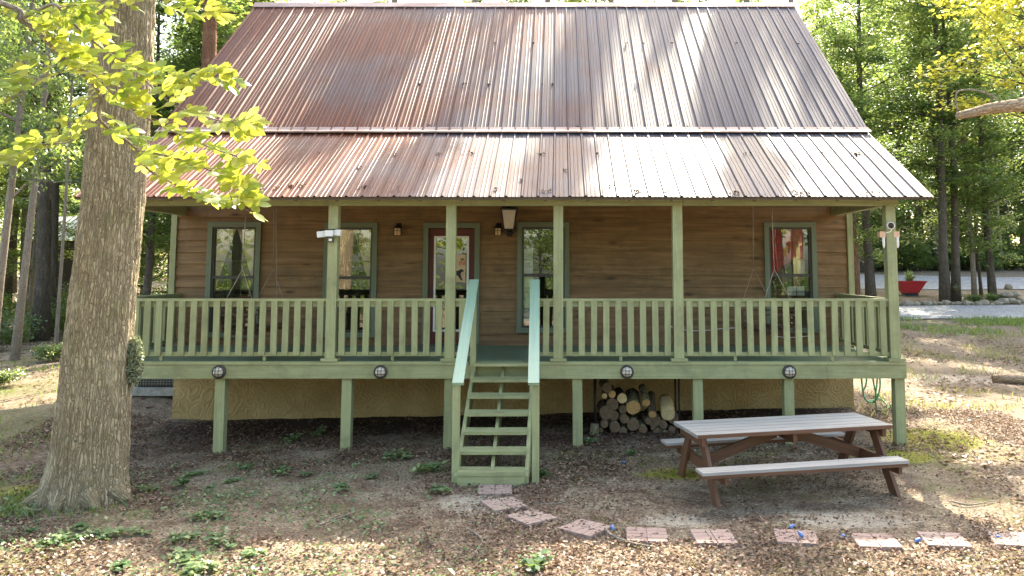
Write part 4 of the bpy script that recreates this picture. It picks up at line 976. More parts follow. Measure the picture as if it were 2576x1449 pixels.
# ------------------------------------------------------------------ trees
def tube_tree(mb, pts, rads, n): mb.tube(pts, rads, n, 0, True, .04)
def make_tree(seed, h, r0, base, spread, nleaf, lsize, barkm='bark', leafm='leaf', lean=.02, nlimb=30, name='forest_tree', up=(8, 38), clump=.55, flat=False):
    r = random.Random(seed); g = np.random.default_rng(seed); mb = MB()
    lx, ly = r.uniform(-lean, lean), r.uniform(-lean, lean)
    def tp_(t): return Vector((lx * h * t + .12 * math.sin(t * 5 + seed), ly * h * t + .12 * math.cos(t * 4 + seed) - .12 * math.cos(seed) , h * t))
    T = [tp_(i / 9) for i in range(10)]; T = [q - Vector((T[0].x, T[0].y, 0)) for q in T]; T[0].z = -.3
    rad = [r0 * (1 - .9 * (i / 9) ** 1.1) for i in range(10)]; rad[0] = r0 * 1.25
    mb.tube(T, rad, 10, 0, True, .04)
    C = []; Wt = []
    for k in range(nlimb):
        t = base / h + (1 - base / h) * ((k + r.random()) / nlimb) * .97
        i = min(8, int(t * 9)); o = T[i].lerp(T[i + 1], t * 9 - i); az = k * 2.4 + r.uniform(-.5, .5); tt = (t - base / h) / (1 - base / h)
        L = spread * (1.0 - (.30 if flat else .75) * tt ** 1.6) * r.uniform(.6, 1.15) * (.75 if tt < .1 else 1); el = R(r.uniform(*up)) + tt * .5
        d = Vector((math.cos(az) * math.cos(el), math.sin(az) * math.cos(el), math.sin(el))); P = [o]
        for s_ in range(4):
            P.append(P[-1] + d * (L / 4)); d = (d + Vector((r.uniform(-.15, .15), r.uniform(-.15, .15), r.uniform(-.22, .06)))).normalized()
        rr = r0 * .30 * (1 - t) + .012; mb.tube(P, [rr, rr * .7, rr * .45, rr * .25, .006], 5, 0, False)
        ns = 3 + int(L * 1.8)
        for q in range(ns):
            f = r.uniform(.25, 1.08); ii = min(3, int(f * 4)); pc = P[ii].lerp(P[ii + 1], f * 4 - ii)
            pc = pc + Vector((r.gauss(0, .28), r.gauss(0, .28), r.gauss(0, .18))) * (.5 + L * .16); C.append((pc.x, pc.y, pc.z)); Wt.append(clump * r.uniform(.6, 1.4))
    C = np.array(C); Wt = np.array(Wt); pick = g.integers(0, len(C), nleaf)
    off = g.normal(size=(nleaf, 3)) * np.array([1, 1, .34]); pos = C[pick] + off * Wt[pick][:, None] * .62
    pos[:, 2] = np.maximum(pos[:, 2], .9)
    ct = g.uniform(.15, .85, len(C)); V, F, tn = leaves(pos, lsize, .62, .6, g, np.clip(ct[pick] + g.normal(size=nleaf) * .16, 0, 1))
    root = thing(name, 'x', 'tree'); obj('trunk', mb, barkm, root, False); npobj('crown', V, F, leafm, tn, root)
    return root
PROTO = [make_tree(11, 17, .17, 3.2, 3.6, 14000, .16), make_tree(12, 19, .21, 5.0, 4.2, 16000, .16), make_tree(13, 14, .12, 2.0, 3.0, 12000, .145),
         make_tree(14, 20, .25, 6.5, 4.4, 16000, .165), make_tree(15, 11, .085, 1.6, 2.6, 10000, .135, nlimb=24)]
PROTO.append(make_tree(19, 22, .24, 17.5, 2.5, 9000, .22, nlimb=11, up=(-5, 15), clump=.36, flat=True)); PUSED = [False] * 6; TREES = []
def plant(k, x, y, s, label, group, rz=None, tilt=(0, 0), trunk=None, crown=None, sc3=None):
    o = PROTO[k] if not PUSED[k] else copy_tree(PROTO[k]); PUSED[k] = True
    o.location = (x, y, H(x, y) - .05); o.scale = sc3 or (s, s, s); o.rotation_euler = (tilt[0], tilt[1], rnd.uniform(0, 6.28) if rz is None else rz)
    if trunk:
        for ch in o.children:
            if ch.name.startswith('trunk'):
                ch.data = ch.data.copy(); ch.data.materials[0] = M[trunk]
    tag(o, label, 'tree', group); return o
GR, GL, GB, GC = 'forest trees beyond the gravel drive', 'forest trees left of the cabin', 'forest trees behind the cabin', 'trees facing the cabin behind the camera'
LR, LL, LB, LC = ('leafy green forest tree in the dense woods beyond the gravel drive', 'leafy forest tree in the shaded woods left of the cabin', 'tall leafy forest tree rising behind the cabin\'s roof ridge', 'sunlit tree facing the cabin, mirrored in its windows')
# single trees one can tell apart
def scz(w, hh): return (w, w, hh)
plant(2, XofU(2378, 25.5), 25.5, 1, 'slender dark tree leaning left in the planted bed', 'trees in the planted bed', tilt=(0, R(-4.5)))
plant(1, XofU(2396, 24.5), 24.5, .9, 'straight dark tree with white flowers at its foot in the bed', 'trees in the planted bed')
plant(2, XofU(2443, 26), 26, .95, 'pale thin-barked tree in the middle of the planted bed', 'trees in the planted bed', trunk='barkpale', tilt=(0, R(1.2)))
plant(0, XofU(2489, 25.5), 25.5, 1, 'dark upright tree near the rock heap in the planted bed', 'trees in the planted bed')
plant(4, XofU(2461, 26.5), 26.5, .9, 'thinnest sapling between two larger trees in the planted bed', 'trees in the planted bed')
plant(2, XofU(2150, 24), 24, .85, 'thin reddish trunk standing just right of the cabin corner', None, trunk='barkred', tilt=(0, R(-1.5)))
plant(0, XofU(-14, 9), 9.2, 1.15, 'grey trunk at the left edge of the photo', None, trunk='barkpale', tilt=(0, R(1.8)), sc3=(.62, .62, 1.25))
plant(1, XofU(58, 12), 12, 1, 'slender straight grey trunk standing left of the big oak', None, trunk='barkpale', tilt=(0, R(1.6)), sc3=(.56, .56, 1.1))
plant(3, XofU(118, 21), 21, 1.15, 'broad dark trunk behind the slender grey trunk on the left', None, sc3=(1.25, 1.25, 1.1))
plant(3, XofU(142, 24), 24, 1.1, 'dark trunk just left of the pale shed roof', None, sc3=(.8, .8, 1.25))
plant(3, XofU(569, 24), 24, 1.2, 'forked grey trunk rising beside the top left of the roof', None, trunk='barkpale', sc3=(1.15, 1.15, 1.2))
plant(5, XofU(158, 14.5), 14.5, .8, 'thin bare sapling with a straight stem left of the oak', None, trunk='barkpale', sc3=(.24, .24, .8))
R_ = random.Random(21)
def scatter(n, ulo, uhi, ylo, yhi, label, group, kinds, slo=.85, shi=1.15, avoid=None):
    pts = []; tries = 0
    while len(pts) < n and tries < 4000:
        tries += 1; y = R_.uniform(ylo, yhi); u = R_.uniform(ulo, uhi); x = XofU(u, y)
        if avoid and avoid(x, y): continue
        if any((x - a) ** 2 + (y - b) ** 2 < 5.5 for a, b in pts): continue
        pts.append((x, y)); plant(R_.choice(kinds), x, y, R_.uniform(slo, shi), label, group, trunk='barkpale' if R_.random() < .4 else None)
shedview = lambda x, y: 105 < VX + x / (y + 12.19) * FOC < 235 and y < 47
scatter(46, 2040, 2760, 41, 62, LR, GR, [0, 1, 2, 2, 4, 4], 1.0, 1.4)
scatter(26, 1990, 2800, 60, 80, LR, GR, [0, 1, 3, 3], 1.3, 1.6)
scatter(17, -420, 330, 19, 40, LL, GL, [0, 1, 2, 4, 3], avoid=shedview)
scatter(30, -350, 640, 34, 66, LL, GL, [0, 1, 3, 3, 2], avoid=shedview)
scatter(14, 330, 640, 19, 34, LL, GL, [1, 2, 0, 4])
scatter(24, 650, 2050, 26, 48, LB, GB, [0, 1, 1, 3], .85, 1.0)
scatter(12, 2060, 2250, 28, 40, LR, GR, [0, 2, 4], avoid=lambda x, y: 29 < y < 38.5)
# tall trees added behind the house, crowns shaped to dapple the roof with shade
for x, y, s in ((-3.4, 19.5, .945), (-.6, 21, 1.005), (2.0, 19, .935), (4.6, 20.5, .985), (7.4, 20, .975), (9.3, 20.5, .935), (-6.6, 20.5, 1.0)):
    plant(5, x, y, s, LB, GB)
for i in range(26):                                  # trees behind the viewer that the windows mirror
    x = R_.uniform(-34, 34); y = R_.uniform(-46, -25); plant(R_.choice([0, 1, 2, 3, 4]), x, y, R_.uniform(.9, 1.1), LC, GC)
pine = make_tree(31, 24, .37, 11, 3.6, 5000, .2, 'barkred', 'leaf', .005, 22, 'pine_tree'); x = XofU(503, 16); pine.location = (x, 16, H(x, 16)); tag(pine, 'thick red-barked trunk behind the left slope of the roof', 'tree')
for x, y in ((13.6, 24.2), (16.6, 23.8)): plant(1, x, y, 1.0, 'leafy tree standing in the bed between the two gravel lanes', 'trees in the planted bed')
ym = make_tree(33, 15, .2, 6.2, 4.6, 11000, .19, 'bark', 'leafyellow', .01, 32, 'maple_tree'); x = 15.6; ym.location = (x, 14, H(x, 14)); tag(ym, 'bright yellow-green sunlit tree at the top right', 'tree')

# ---- the great oak
def oak():
    root = thing('oak_tree', 'massive rough-barked oak in the left foreground, its base flared', 'tree', (-5.33, -2.55, .03))
    prof = [(1262, 212, 104), (1240, 216, 100), (1215, 219, 94), (1180, 223, 89), (1130, 227, 85), (1060, 233, 83), (980, 240, 80), (900, 245, 78), (760, 257, 75), (620, 273, 73), (500, 286, 71), (340, 297, 70), (180, 307, 69), (0, 315, 68), (-200, 326, 66), (-500, 345, 60), (-900, 365, 50), (-1300, 385, 36), (-1700, 395, 18)]
    c = Vector((-5.33, -2.55, .03)); rings = []
    for v, u, hw in prof:
        p = atY(u, v, -2.55); r = hw / FOC * (12.19 - 2.55); rings.append((p.x, p.z, r))
    # resample
    zs = [q[1] for q in rings]; Z = np.concatenate([np.linspace(-.25, zs[0], 3)[:-1], np.linspace(zs[0], 6.2, 110), np.linspace(6.4, zs[-1], 30)])
    Xc = np.interp(Z, zs, [q[0] for q in rings]); Rr = np.interp(Z, zs, [q[2] for q in rings]); n = 120; mb = MB()
    g = np.random.default_rng(3)
    A = np.arange(n) * 2 * math.pi / n
    lob = [(3, 1.2, .5), (5, .3, .6), (7, 2.0, .3)]
    for z, xc, r in zip(Z, Xc, Rr):
        fl_ = max(0, 1 - (z - .03) / .85) ** 2
        sh = sum(w_ * np.cos(k * A + ph) for k, ph, w_ in lob)
        rad = r * (1 + .02 * np.cos(2 * A + z) + fl_ * .11 * sh) + .009 * np.sin(A * 29 + 2.2 * np.sin(z * 2.1) + z * .7) * (1 + .5 * np.sin(z * 9 + A * 5)) + .006 * g.uniform(-1, 1, n)
        for a_, q in zip(A, rad): mb.V.append((xc + q * math.cos(a_), -2.55 + q * math.sin(a_), z))
    for i in range(len(Z) - 1):
        for k in range(n):
            k2 = (k + 1) % n; mb.F.append((i * n + k, i * n + k2, (i + 1) * n + k2, (i + 1) * n + k))
            mb.U.append([(k * .022, Z[i]), ((k + 1) * .022, Z[i]), ((k + 1) * .022, Z[i + 1]), (k * .022, Z[i + 1])]); mb.I.append(0); mb.S.append(True)
    rt = MB()
    # surface roots
    for az, L in ((205, .40), (255, .22), (300, .28), (340, .25), (160, .3)):
        a_ = R(az); pts = []
        for k in range(6):
            d = .38 + L * k / 5; x, y = -5.33 + d * math.cos(a_ + k * .04), -2.55 + d * math.sin(a_ + k * .04); pts.append((x, y, H(x, y) + .10 - .034 * k))
        mb.tube(pts, [.13, .10, .075, .055, .04, .02], 10, 0, True, .05)
    # limbs above the picture
    top = Vector((float(Xc[-12]), -2.55, float(Z[-12]))); r = random.Random(8); C = []
    for k in range(16):
        i = len(Z) - 26 + k; i = min(i, len(Z) - 2); o = Vector((float(Xc[i]), -2.55, float(Z[i]))); az = k * 2.4; d = Vector((math.cos(az), math.sin(az), .55)).normalized(); P = [o]; L = r.uniform(2.2, 3.8)
        for s_ in range(4): P.append(P[-1] + d * L / 4); d = (d + Vector((r.uniform(-.2, .2), r.uniform(-.2, .2), .05))).normalized()
        mb.tube(P, [.11, .08, .06, .035, .012], 7, 0, False)
        for q in range(12): f = r.uniform(.3, 1.05); ii = min(3, int(f * 4)); C.append(P[ii].lerp(P[ii + 1], f * 4 - ii) + Vector((r.gauss(0, .4), r.gauss(0, .4), r.gauss(0, .25))))
    obj('trunk', mb, 'oakbark', root)
    C = np.array([tuple(q) for q in C]); C = C[C[:, 2] > 8.6]; pk = g.integers(0, len(C), 9000); pos = C[pk] + g.normal(size=(9000, 3)) * [.45, .45, .25]
    V, F_, t_ = leaves(pos, .17, .6, .6, g); cr = npobj('crown', V, F_, 'leaf', t_, root); cr.location = -root.location
    return root
oak()
# grey-green clump on the oak's right side
p0 = atY(338, 905, -2.5); g = np.random.default_rng(9); n = 2600
q = g.normal(size=(n, 3)); q /= np.linalg.norm(q, axis=1)[:, None]; q *= g.uniform(.55, 1, n)[:, None]
pos = np.array(p0) + q * [.10, .12, .30] + np.array([.0, 0, -.02])
V, F_, t_ = leaves(pos - np.array(p0), .035, .2, .5, g); iv = npobj('ivy_clump', V, F_, 'ivy', t_); iv.location = p0; tag(iv, 'grey-green leafy clump growing on the right side of the oak trunk', 'plant')

# ---- hickory branch in the near left foreground, growing from a tree left of the picture
def hick():
    root = thing('hickory_tree', 'young hickory reaching large glowing yellow-green leaves in from the left', 'tree', (-6.35, -5.6, 0))
    tm = MB(); tm.tube([(-6.35, -5.6, -.2), (-6.33, -5.6, 2), (-6.3, -5.58, 4), (-6.25, -5.55, 5.6), (-6.2, -5.5, 8.0)], [.10, .085, .075, .06, .03], 10, 0, True, .04); obj('trunk', tm, 'barkpale', root)
    B = {'a': [(-6.28, -5.58, 5.3)] + [tuple(atY(u, v, y)) for u, v, y in ((4, 8, -5.2), (53, 49, -5.15), (101, 85, -5.1), (150, 138, -5.05), (194, 174, -5.0), (251, 235, -4.9), (251, 300, -4.8), (300, 340, -4.75), (344, 377, -4.7), (377, 430, -4.65), (466, 474, -4.6), (560, 505, -4.6))],
         'b': [tuple(atY(u, v, y)) for u, v, y in ((53, 49, -5.15), (130, 12, -5.4), (162, 36, -5.4), (211, 85, -5.35), (275, 134, -5.3), (332, 166, -5.25), (401, 198, -5.2), (498, 176, -5.15), (540, 190, -5.1))],
         'c': [tuple(atY(u, v, y)) for u, v, y in ((194, 174, -5.0), (240, 190, -5.2), (292, 243, -5.2), (389, 308, -5.2), (514, 365, -5.1), (600, 395, -5.1))],
         'd': [tuple(atY(u, v, y)) for u, v, y in ((150, 138, -5.05), (110, 190, -5.3), (60, 230, -5.5), (10, 260, -5.6))],
         'e': [tuple(atY(u, v, y)) for u, v, y in ((251, 300, -4.8), (180, 355, -5.0), (100, 368, -5.2), (30, 420, -5.3))],
         'f': [tuple(atY(u, v, y)) for u, v, y in ((101, 85, -5.1), (200, 20, -4.6), (330, -10, -4.4), (450, 10, -4.4), (510, 25, -4.4))],
         'h': [tuple(atY(u, v, y)) for u, v, y in ((344, 377, -4.7), (430, 395, -4.9), (520, 425, -5.0), (570, 470, -5.0), (585, 512, -5.0))],
         'g': [tuple(atY(u, v, y)) for u, v, y in ((332, 166, -5.25), (430, 260, -5.5), (540, 300, -5.6), (590, 310, -5.6))]}
    R0 = {'a': .026, 'b': .012, 'c': .011, 'd': .009, 'e': .009, 'f': .009, 'g': .007, 'h': .008}; bm = MB(); tips = []
    r = random.Random(4)
    for k, P in B.items():
        s_ = spline(P, 6); bm.tube(s_, [R0[k] * (1 - .8 * i / len(s_)) + .002 for i in range(len(s_))], 7, 0, True)
        for i in range(8 if k == 'a' else 2, len(s_)):
            for _ in range(2 if r.random() < .4 else 1): tips.append((s_[i], (s_[min(i + 1, len(s_) - 1)] - s_[i - 1]).normalized(), i / len(s_)))
    V, F_, T = [], [], []
    def leaflet(p, d, n_, L, W, tt):
        s_ = d.cross(n_).normalized(); n_ = s_.cross(d); b0 = len(V)
        pr2 = [(0, .0), (.12, .18), (.35, .42), (.6, .5), (.8, .36), (.93, .13), (1, 0)]
        for t_, w_ in pr2:
            dr = -.10 * t_ * t_ * L
            for sgn in (-1, 0, 1): V.append(tuple(p + d * (L * t_) + s_ * (sgn * w_ * W) + n_ * (dr + (.10 * w_ * W if sgn else 0)))); T.append(tt)
        for i in range(6):
            for j in (0, 1): a_ = b0 + i * 3 + j; F_.append((a_, a_ + 1, a_ + 4, a_ + 3))
    for p, d, f in tips:
        az = r.uniform(-1.3, 1.3); out = (Matrix.Rotation(az, 3, 'Z') @ Vector((d.x, d.y, 0)).normalized() + Vector((0, 0, r.uniform(-.45, .1)))).normalized()
        Lp = r.uniform(.06, .14); q = p + out * Lp; bm.tube([p, q, q + out * .1], .0022, 5, 0, False)
        nrm = (Vector((r.uniform(-.5, .5), r.uniform(-1.6, -.3), .8))).normalized(); tt = r.uniform(0, 1)
        sd = out.cross(nrm).normalized(); LL_ = r.uniform(.085, .15)
        leaflet(q + out * .09, out, nrm, LL_ * 1.15, LL_ * .58, tt)
        for sg_ in (-1, 1):
            leaflet(q + out * .08, (out * .55 + sd * sg_ * .9).normalized(), (nrm + sd * sg_ * r.uniform(-.4, .2)).normalized(), LL_, LL_ * .55, min(1, tt + r.uniform(-.1, .1)))
            if r.random() < .6: leaflet(q + out * .0, (out * .1 + sd * sg_).normalized(), (nrm + sd * sg_ * r.uniform(-.4, .2)).normalized(), LL_ * .7, LL_ * .4, tt)
    obj('branch', bm, 'barkpale', root)
    lf = npobj('foliage', np.array(V), np.array(F_), 'leafhick', T, root, smooth=True); lf.location = -root.location
    g = np.random.default_rng(2); pos = np.array([-6.2, -5.5, 7.6]) + g.normal(size=(2500, 3)) * [.9, .7, .9]; pos = pos[pos[:, 2] > 5.9]
    v2, f2, t2 = leaves(pos, .16, .5, .6, g); cr = npobj('crown', v2, f2, 'leafhick', t2, root); cr.location = -root.location
hick()
# ---- tree right of the picture whose dead limb reaches in
dt = thing('limb_tree', 'tree just outside the right edge, its broken bare limb reaching in', 'tree', (7.4, -2.9, .1))
tm = MB(); tm.tube([(7.4, -2.9, -.2), (7.42, -2.9, 2), (7.38, -2.88, 4.5), (7.4, -2.9, 8), (7.4, -2.9, 12)], [.24, .2, .18, .14, .05], 14, 0, True, .04); obj('trunk', tm, 'bark', dt)
lm = MB(); yl = -2.9; P = [tuple(atY(2408, 291, yl)), tuple(atY(2440, 285, yl)), tuple(atY(2490, 273, yl)), tuple(atY(2545, 266, yl)), tuple(atY(2610, 252, yl)), (7.35, -2.9, 5.15)]
lm.tube(spline(P, 5), [.040 + .0022 * i for i in range(26)], 12, 0, True, .05); lo = obj('dead_limb', lm, 'barkdead', dt)
lm = MB(); lm.tube(spline([atY(2412, 287, yl), atY(2406, 265, yl), atY(2405, 240, yl), atY(2415, 228, yl), atY(2450, 226, yl), atY(2490, 238, yl), atY(2520, 258, yl), atY(2545, 276, yl), atY(2600, 280, yl)], 6), .010, 7); lm.tube(spline([atY(2494, 244, yl), atY(2493, 262, yl), atY(2496, 275, yl)], 4), .005, 6); obj('twig', lm, 'barkpale', lo)
g = np.random.default_rng(12); pos = np.array([7.6, -2.9, 10.8]) + g.normal(size=(7000, 3)) * [1.5, 1.5, 1.2]; pos = pos[pos[:, 2] > 8.2]
V, F_, t_ = leaves(pos, .16, .6, .6, g); cr = npobj('crown', V, F_, 'leaf', t_, dt); cr.location = -dt.location

# ------------------------------------------------------------------ undergrowth
def make_bush(seed, rx, rz, n, ls, name='undergrowth_bush', mat='leafbush'):
    g = np.random.default_rng(seed); k = 26
    C = g.normal(size=(k, 3)) * [rx * .45, rx * .45, rz * .3]; C[:, 2] = np.abs(C[:, 2]) + rz * .3
    pk = g.integers(0, k, n); pos = C[pk] + g.normal(size=(n, 3)) * [rx * .2, rx * .2, rz * .12]; pos[:, 2] = np.maximum(pos[:, 2], .03)
    V, F_, t_ = leaves(pos, ls, .55, .6, g, np.clip(g.uniform(.1, .9, k)[pk] + g.normal(size=n) * .15, 0, 1))
    mb = MB(); r = random.Random(seed)
    for c in C[:14]: mb.tube([(0, 0, -.1), (c[0] * .4, c[1] * .4, c[2] * .6), tuple(c)], [.015, .01, .004], 5, 0, False)
    root = thing(name, 'x', 'bush'); obj('stems', mb, 'bark', root, False); npobj('foliage', V, F_, mat, t_, root); return root
BU = [make_bush(41, 1.5, 1.9, 2600, .16), make_bush(42, 1.1, 1.2, 2000, .14), make_bush(43, 1.9, 2.6, 3200, .17)]; BUSED = [False] * 3
def bush(k, x, y, s, label, group):
    o = BU[k] if not BUSED[k] else copy_tree(BU[k]); BUSED[k] = True; o.location = (x, y, H(x, y)); o.scale = (s, s, s); o.rotation_euler = (0, 0, R_.uniform(0, 6.28)); tag(o, label, 'bush', group)
for i in range(44):
    y = R_.uniform(39.5, 50); bush(R_.choice([0, 0, 1, 2]), XofU(R_.uniform(2110, 2700), y), y, R_.uniform(.7, 1.15), 'leafy sunlit bush at the forest edge beyond the gravel drive', 'bushes beyond the gravel drive')
for i in range(46):
    y = R_.uniform(15, 40); u = R_.uniform(-150, 430); bush(R_.choice([0, 1, 1, 2]), XofU(u, y), y, R_.uniform(.35, .7), 'low leafy bush in the shade among the trees on the left', 'bushes in the left woods')
for i in range(22):
    bush(R_.choice([0, 1, 2]), R_.uniform(-26, 26), R_.uniform(-40, -24), R_.uniform(.8, 1.3), 'bush below the trees facing the cabin, mirrored in its windows', 'bushes facing the cabin')
for u, y, s, lab in ((18, 7, .42, 'bright yellow-green shrub at the left edge beside the grey trunk'), (150, 11.5, .5, 'pale green shrub just left of the oak trunk'), (2442, 24, .36, 'dark leafy shrub filling the planted bed, left one of two'), (2490, 24, .4, 'dark leafy shrub filling the planted bed beside the rock heap')):
    bush(1, XofU(u, y), y, s, lab, None)
fern(40, .35, 'flower_plant', 'ivy', tuple(Vector((XofU(2400, 23.9), 23.9, H(15.5, 23.9) + .5))), 'white flowering plant at the foot of the dark bed tree', 'plant')
# far woods, one mass
def woods(name, x0, x1, y0, y1, h, n, ls, seed):
    g = np.random.default_rng(seed); X = g.uniform(x0, x1, n); Y = g.uniform(y0, y1, n); Z = Hn(X, Y) + h * g.beta(1.1, 1.2, n) * (.8 + .2 * np.sin(X * .5))
    d = vnoise(X + 200, Z * 1.3 + 200 + Y * .2, 2.6, seed) + .55 * g.uniform(-1, 1, n) > -.35; pos = np.stack([X, Y, Z], 1)[d]
    V, F_, t_ = leaves(pos, ls, .55, .65, g); o = npobj(name, V, F_, 'leaf', t_); return tag(o, kind='stuff')
tag(woods('far_woods', -110, 110, 76, 96, 23, 110000, .70, 51), 'far mass of green woodland closing the view behind the cabin', 'woodland')
tag(woods('facing_woods', -60, 60, -70, -52, 20, 16000, .7, 52), 'mass of woodland facing the cabin, seen only in its windows', 'woodland')

# ------------------------------------------------------------------ neighbour's shed and cable
p = atY(178, 560, 42); sh = thing('neighbour_shed', 'distant shed with a pale metal roof among the left trees', 'shed', (p.x, 44, H(p.x, 44)))
zb = H(p.x, 44); zr = atY(178, 545, 44).z; ze = atY(178, 604, 42).z
g = MB(); g.prism([(41.8, ze), (41.8, ze + .04), (45, zr + .06), (48.2, ze + .04), (48.2, ze), (45, zr)], p.x - 2.8, p.x + 1.6)
ro_ = obj('roof', g, 'paleroof', sh)
g = MB()
for k in range(12): x = p.x - 2.7 + k * .38; g.span((x, 41.8, ze + .055), (x, 44.95, zr + .075), .03, .03)
obj('seam', g, 'acgrey', ro_)
g = MB(); g.box((p.x - .6, 45, (zb + ze) / 2 - .1), (4.0, 5.6, ze - zb + .15)); obj('wall', g, 'shed', sh)
g = MB(); a_ = Vector((XofU(10, 9.2), 9.2, 5.0)); b_ = Vector((XL - .02, 4.0, 4.9)); g.tube([a_.lerp(b_, k / 12) - Vector((0, 0, .35 * math.sin(math.pi * k / 12))) for k in range(13)], .012, 6); tag(obj('utility_cable', g, 'black'), 'thin dark cable strung from the left edge trunk to the cabin', 'cable')

# ------------------------------------------------------------------ ground litter, weeds, grass
g = np.random.default_rng(77)
def area(n, x0, x1, y0, y1, dens):
    X = g.uniform(x0, x1, n); Y = g.uniform(y0, y1, n); k = dens(X, Y) > g.uniform(0, 1, n); return X[k], Y[k]
def dens_lit(X, Y):
    d = np.clip(.42 + .7 * vnoise(X + 50, Y + 50, .8, 8) + .25 * vnoise(X + 50, Y + 50, .22, 9), .06, 1)
    d = np.where((Y < -3.9), np.clip(d + .35, 0, 1), d)
    d = np.where((X > .9) & (Y > -3.2) & (Y < -.4), d * .35, d)
    return d
X, Y = area(165000, -8.5, 7.5, -5.2, 2.35, dens_lit)
Z = Hn(X, Y) + .012 + g.uniform(0, .02, len(X)); V, F_, t_ = leaves(np.stack([X, Y, Z], 1), .040, .62, .62, g, np.clip(g.beta(1.3, 1.9, len(X)), 0, 1))
X, Y = area(1500, -8.5, 8.5, -5.2, 1.5, lambda x, y: np.clip(.4 + .8 * vnoise(x + 90, y + 50, 1.0, 48), .05, 1)); Z = Hn(X, Y) + .022; v4, f4, t4 = leaves(np.stack([X, Y, Z], 1), .19, .93, .055, g, g.uniform(.1, 1, len(X)))
X, Y = area(26000, 5, 15, -4, 17, lambda x, y: np.clip(.4 + .6 * vnoise(x + 50, y + 50, 1.1, 8), .05, 1)); Z = Hn(X, Y) + .015; v2, f2, t2 = leaves(np.stack([X, Y, Z], 1), .085, .75, .6, g, g.beta(2, 1.6, len(X)))
X, Y = area(14000, -22, -7, -4, 22, lambda x, y: np.clip(.5 + .6 * vnoise(x + 50, y + 50, 1.4, 8), .05, 1)); Z = Hn(X, Y) + .015; v3, f3, t3 = leaves(np.stack([X, Y, Z], 1), .10, .75, .6, g, g.beta(1.7, 2, len(X)))
o = npobj('leaf_litter', np.vstack([V, v2, v3, v4]), np.vstack([F_, f2 + len(V), f3 + len(V) + len(v2), f4 + len(V) + len(v2) + len(v3)]), 'litter', np.concatenate([t_, t2, t3, t4])); tag(o, 'brown fallen leaves covering the yard', 'leaf litter', kind='stuff')
# low weeds at left and in front
def weedmask(X, Y):
    d = np.clip(.12 + .6 * vnoise(X + 30, Y + 30, .7, 18) + .4 * vnoise(X + 30, Y + 30, .22, 19), 0, 1) * .75
    grad = np.clip((-.4 - X) / 1.6, 0, 1) * np.clip((-.6 - Y) / .8, 0, 1) * .75 + .35 * ((Y < -4.2) & (X < .6))
    return d * np.clip(grad, 0, 1)
X, Y = area(9000, -8, 2, -5.2, 0, weedmask)
P = []
for x, y in zip(X, Y):
    k = int(g.integers(3, 8)); P.append(np.column_stack([x + g.normal(0, .11, k), y + g.normal(0, .11, k), np.full(k, 0.) + g.uniform(.02, .07, k)]))
P = np.vstack(P); P[:, 2] += Hn(P[:, 0], P[:, 1]); V, F_, t_ = leaves(P, .045, .6, .6, g)
tag(npobj('ground_cover', V, F_, 'leafweed', t_), 'pale green low weeds spreading over the leaf litter at left', 'weeds', kind='stuff')
def make_weed(seed, n, r, h, ls, mat='leafweed'):
    gg = np.random.default_rng(seed); ns = 7; a = gg.uniform(0, 6.28, ns); d = gg.uniform(.2, 1, ns) * r; tip = np.column_stack([np.cos(a) * d, np.sin(a) * d, gg.uniform(.4, 1, ns) * h])
    pk = gg.integers(0, ns, n); pos = tip[pk] * gg.uniform(.45, 1.05, n)[:, None] + gg.normal(size=(n, 3)) * [r * .16, r * .16, h * .1]; pos[:, 2] = np.maximum(pos[:, 2], .015)
    V, F_, t_ = leaves(pos, ls, .6, .62, gg); return npobj('weed_plant', V, F_, mat, t_)
WD = [make_weed(61, 60, .17, .20, .085), make_weed(62, 44, .13, .15, .075), make_weed(63, 80, .24, .16, .08)]; WU = [False] * 3
WLIST = [(1368, 1205, 1, 1.1, 'broad-leaved weed growing at the right foot of the stairs'), (1075, 1185, 2, 1.2, 'leafy green weed patch left of the stairs'), (735, 1112, 0, .9, 'green weed in the shade between two deck posts'), (800, 1095, 0, .9, 'taller green weed under the deck beside a support post'),
 (1488, 1118, 0, .7, 'small seedling in front of the upright log'), (1590, 1148, 1, .9, 'seedling on bare soil in front of the firewood'), (1335, 1425, 2, 1.0, 'silvery weed at the bottom edge below the third stepping stone'), (460, 1225, 1, 1.1, 'bright weed just right of the oak\'s base'), (975, 1160, 1, 1.0, 'low weed left of the green weed patch')]
for u, v, k, s, lab in WLIST + [(R_.uniform(330, 1100), R_.uniform(1150, 1300), R_.randrange(3), R_.uniform(.6, 1.1), None) for _ in range(12)] + [(R_.uniform(20, 860), R_.uniform(1330, 1449), R_.randrange(3), R_.uniform(.6, 1.0), None) for _ in range(14)]:
    o = WD[k] if not WU[k] else WD[k].copy()
    if WU[k]: COL.objects.link(o)
    WU[k] = True; o.location = ground(u, v); o.scale = (s, s, s * (.75 if lab else .5)); o.rotation_euler = (0, 0, R_.uniform(0, 6.28)); tag(o, lab or 'small leafy weed in the litter right of the oak', 'weed', 'weeds in the front yard')
def blades(X, Y, h, mat, name, label, lean=.5, w=.012):
    n = len(X); Z = Hn(X, Y); a = g.uniform(0, 6.28, n); hh = h * g.uniform(.5, 1.3, n); dx, dy = np.cos(a), np.sin(a); ln = g.uniform(.1, lean, n) * hh
    A = np.column_stack([X - dy * w, Y + dx * w, Z]); B = np.column_stack([X + dy * w, Y - dx * w, Z]); Cc = np.column_stack([X + dx * ln * .4 + dy * w * .6, Y + dy * ln * .4 - dx * w * .6, Z + hh * .6]); D = np.column_stack([X + dx * ln, Y + dy * ln, Z + hh])
    V = np.stack([A, B, Cc, D], 1).reshape(-1, 3); return tag(npobj(name, V, np.arange(4 * n).reshape(n, 4), mat, np.repeat(g.uniform(0, 1, n), 4)), label, 'grass', kind='stuff')
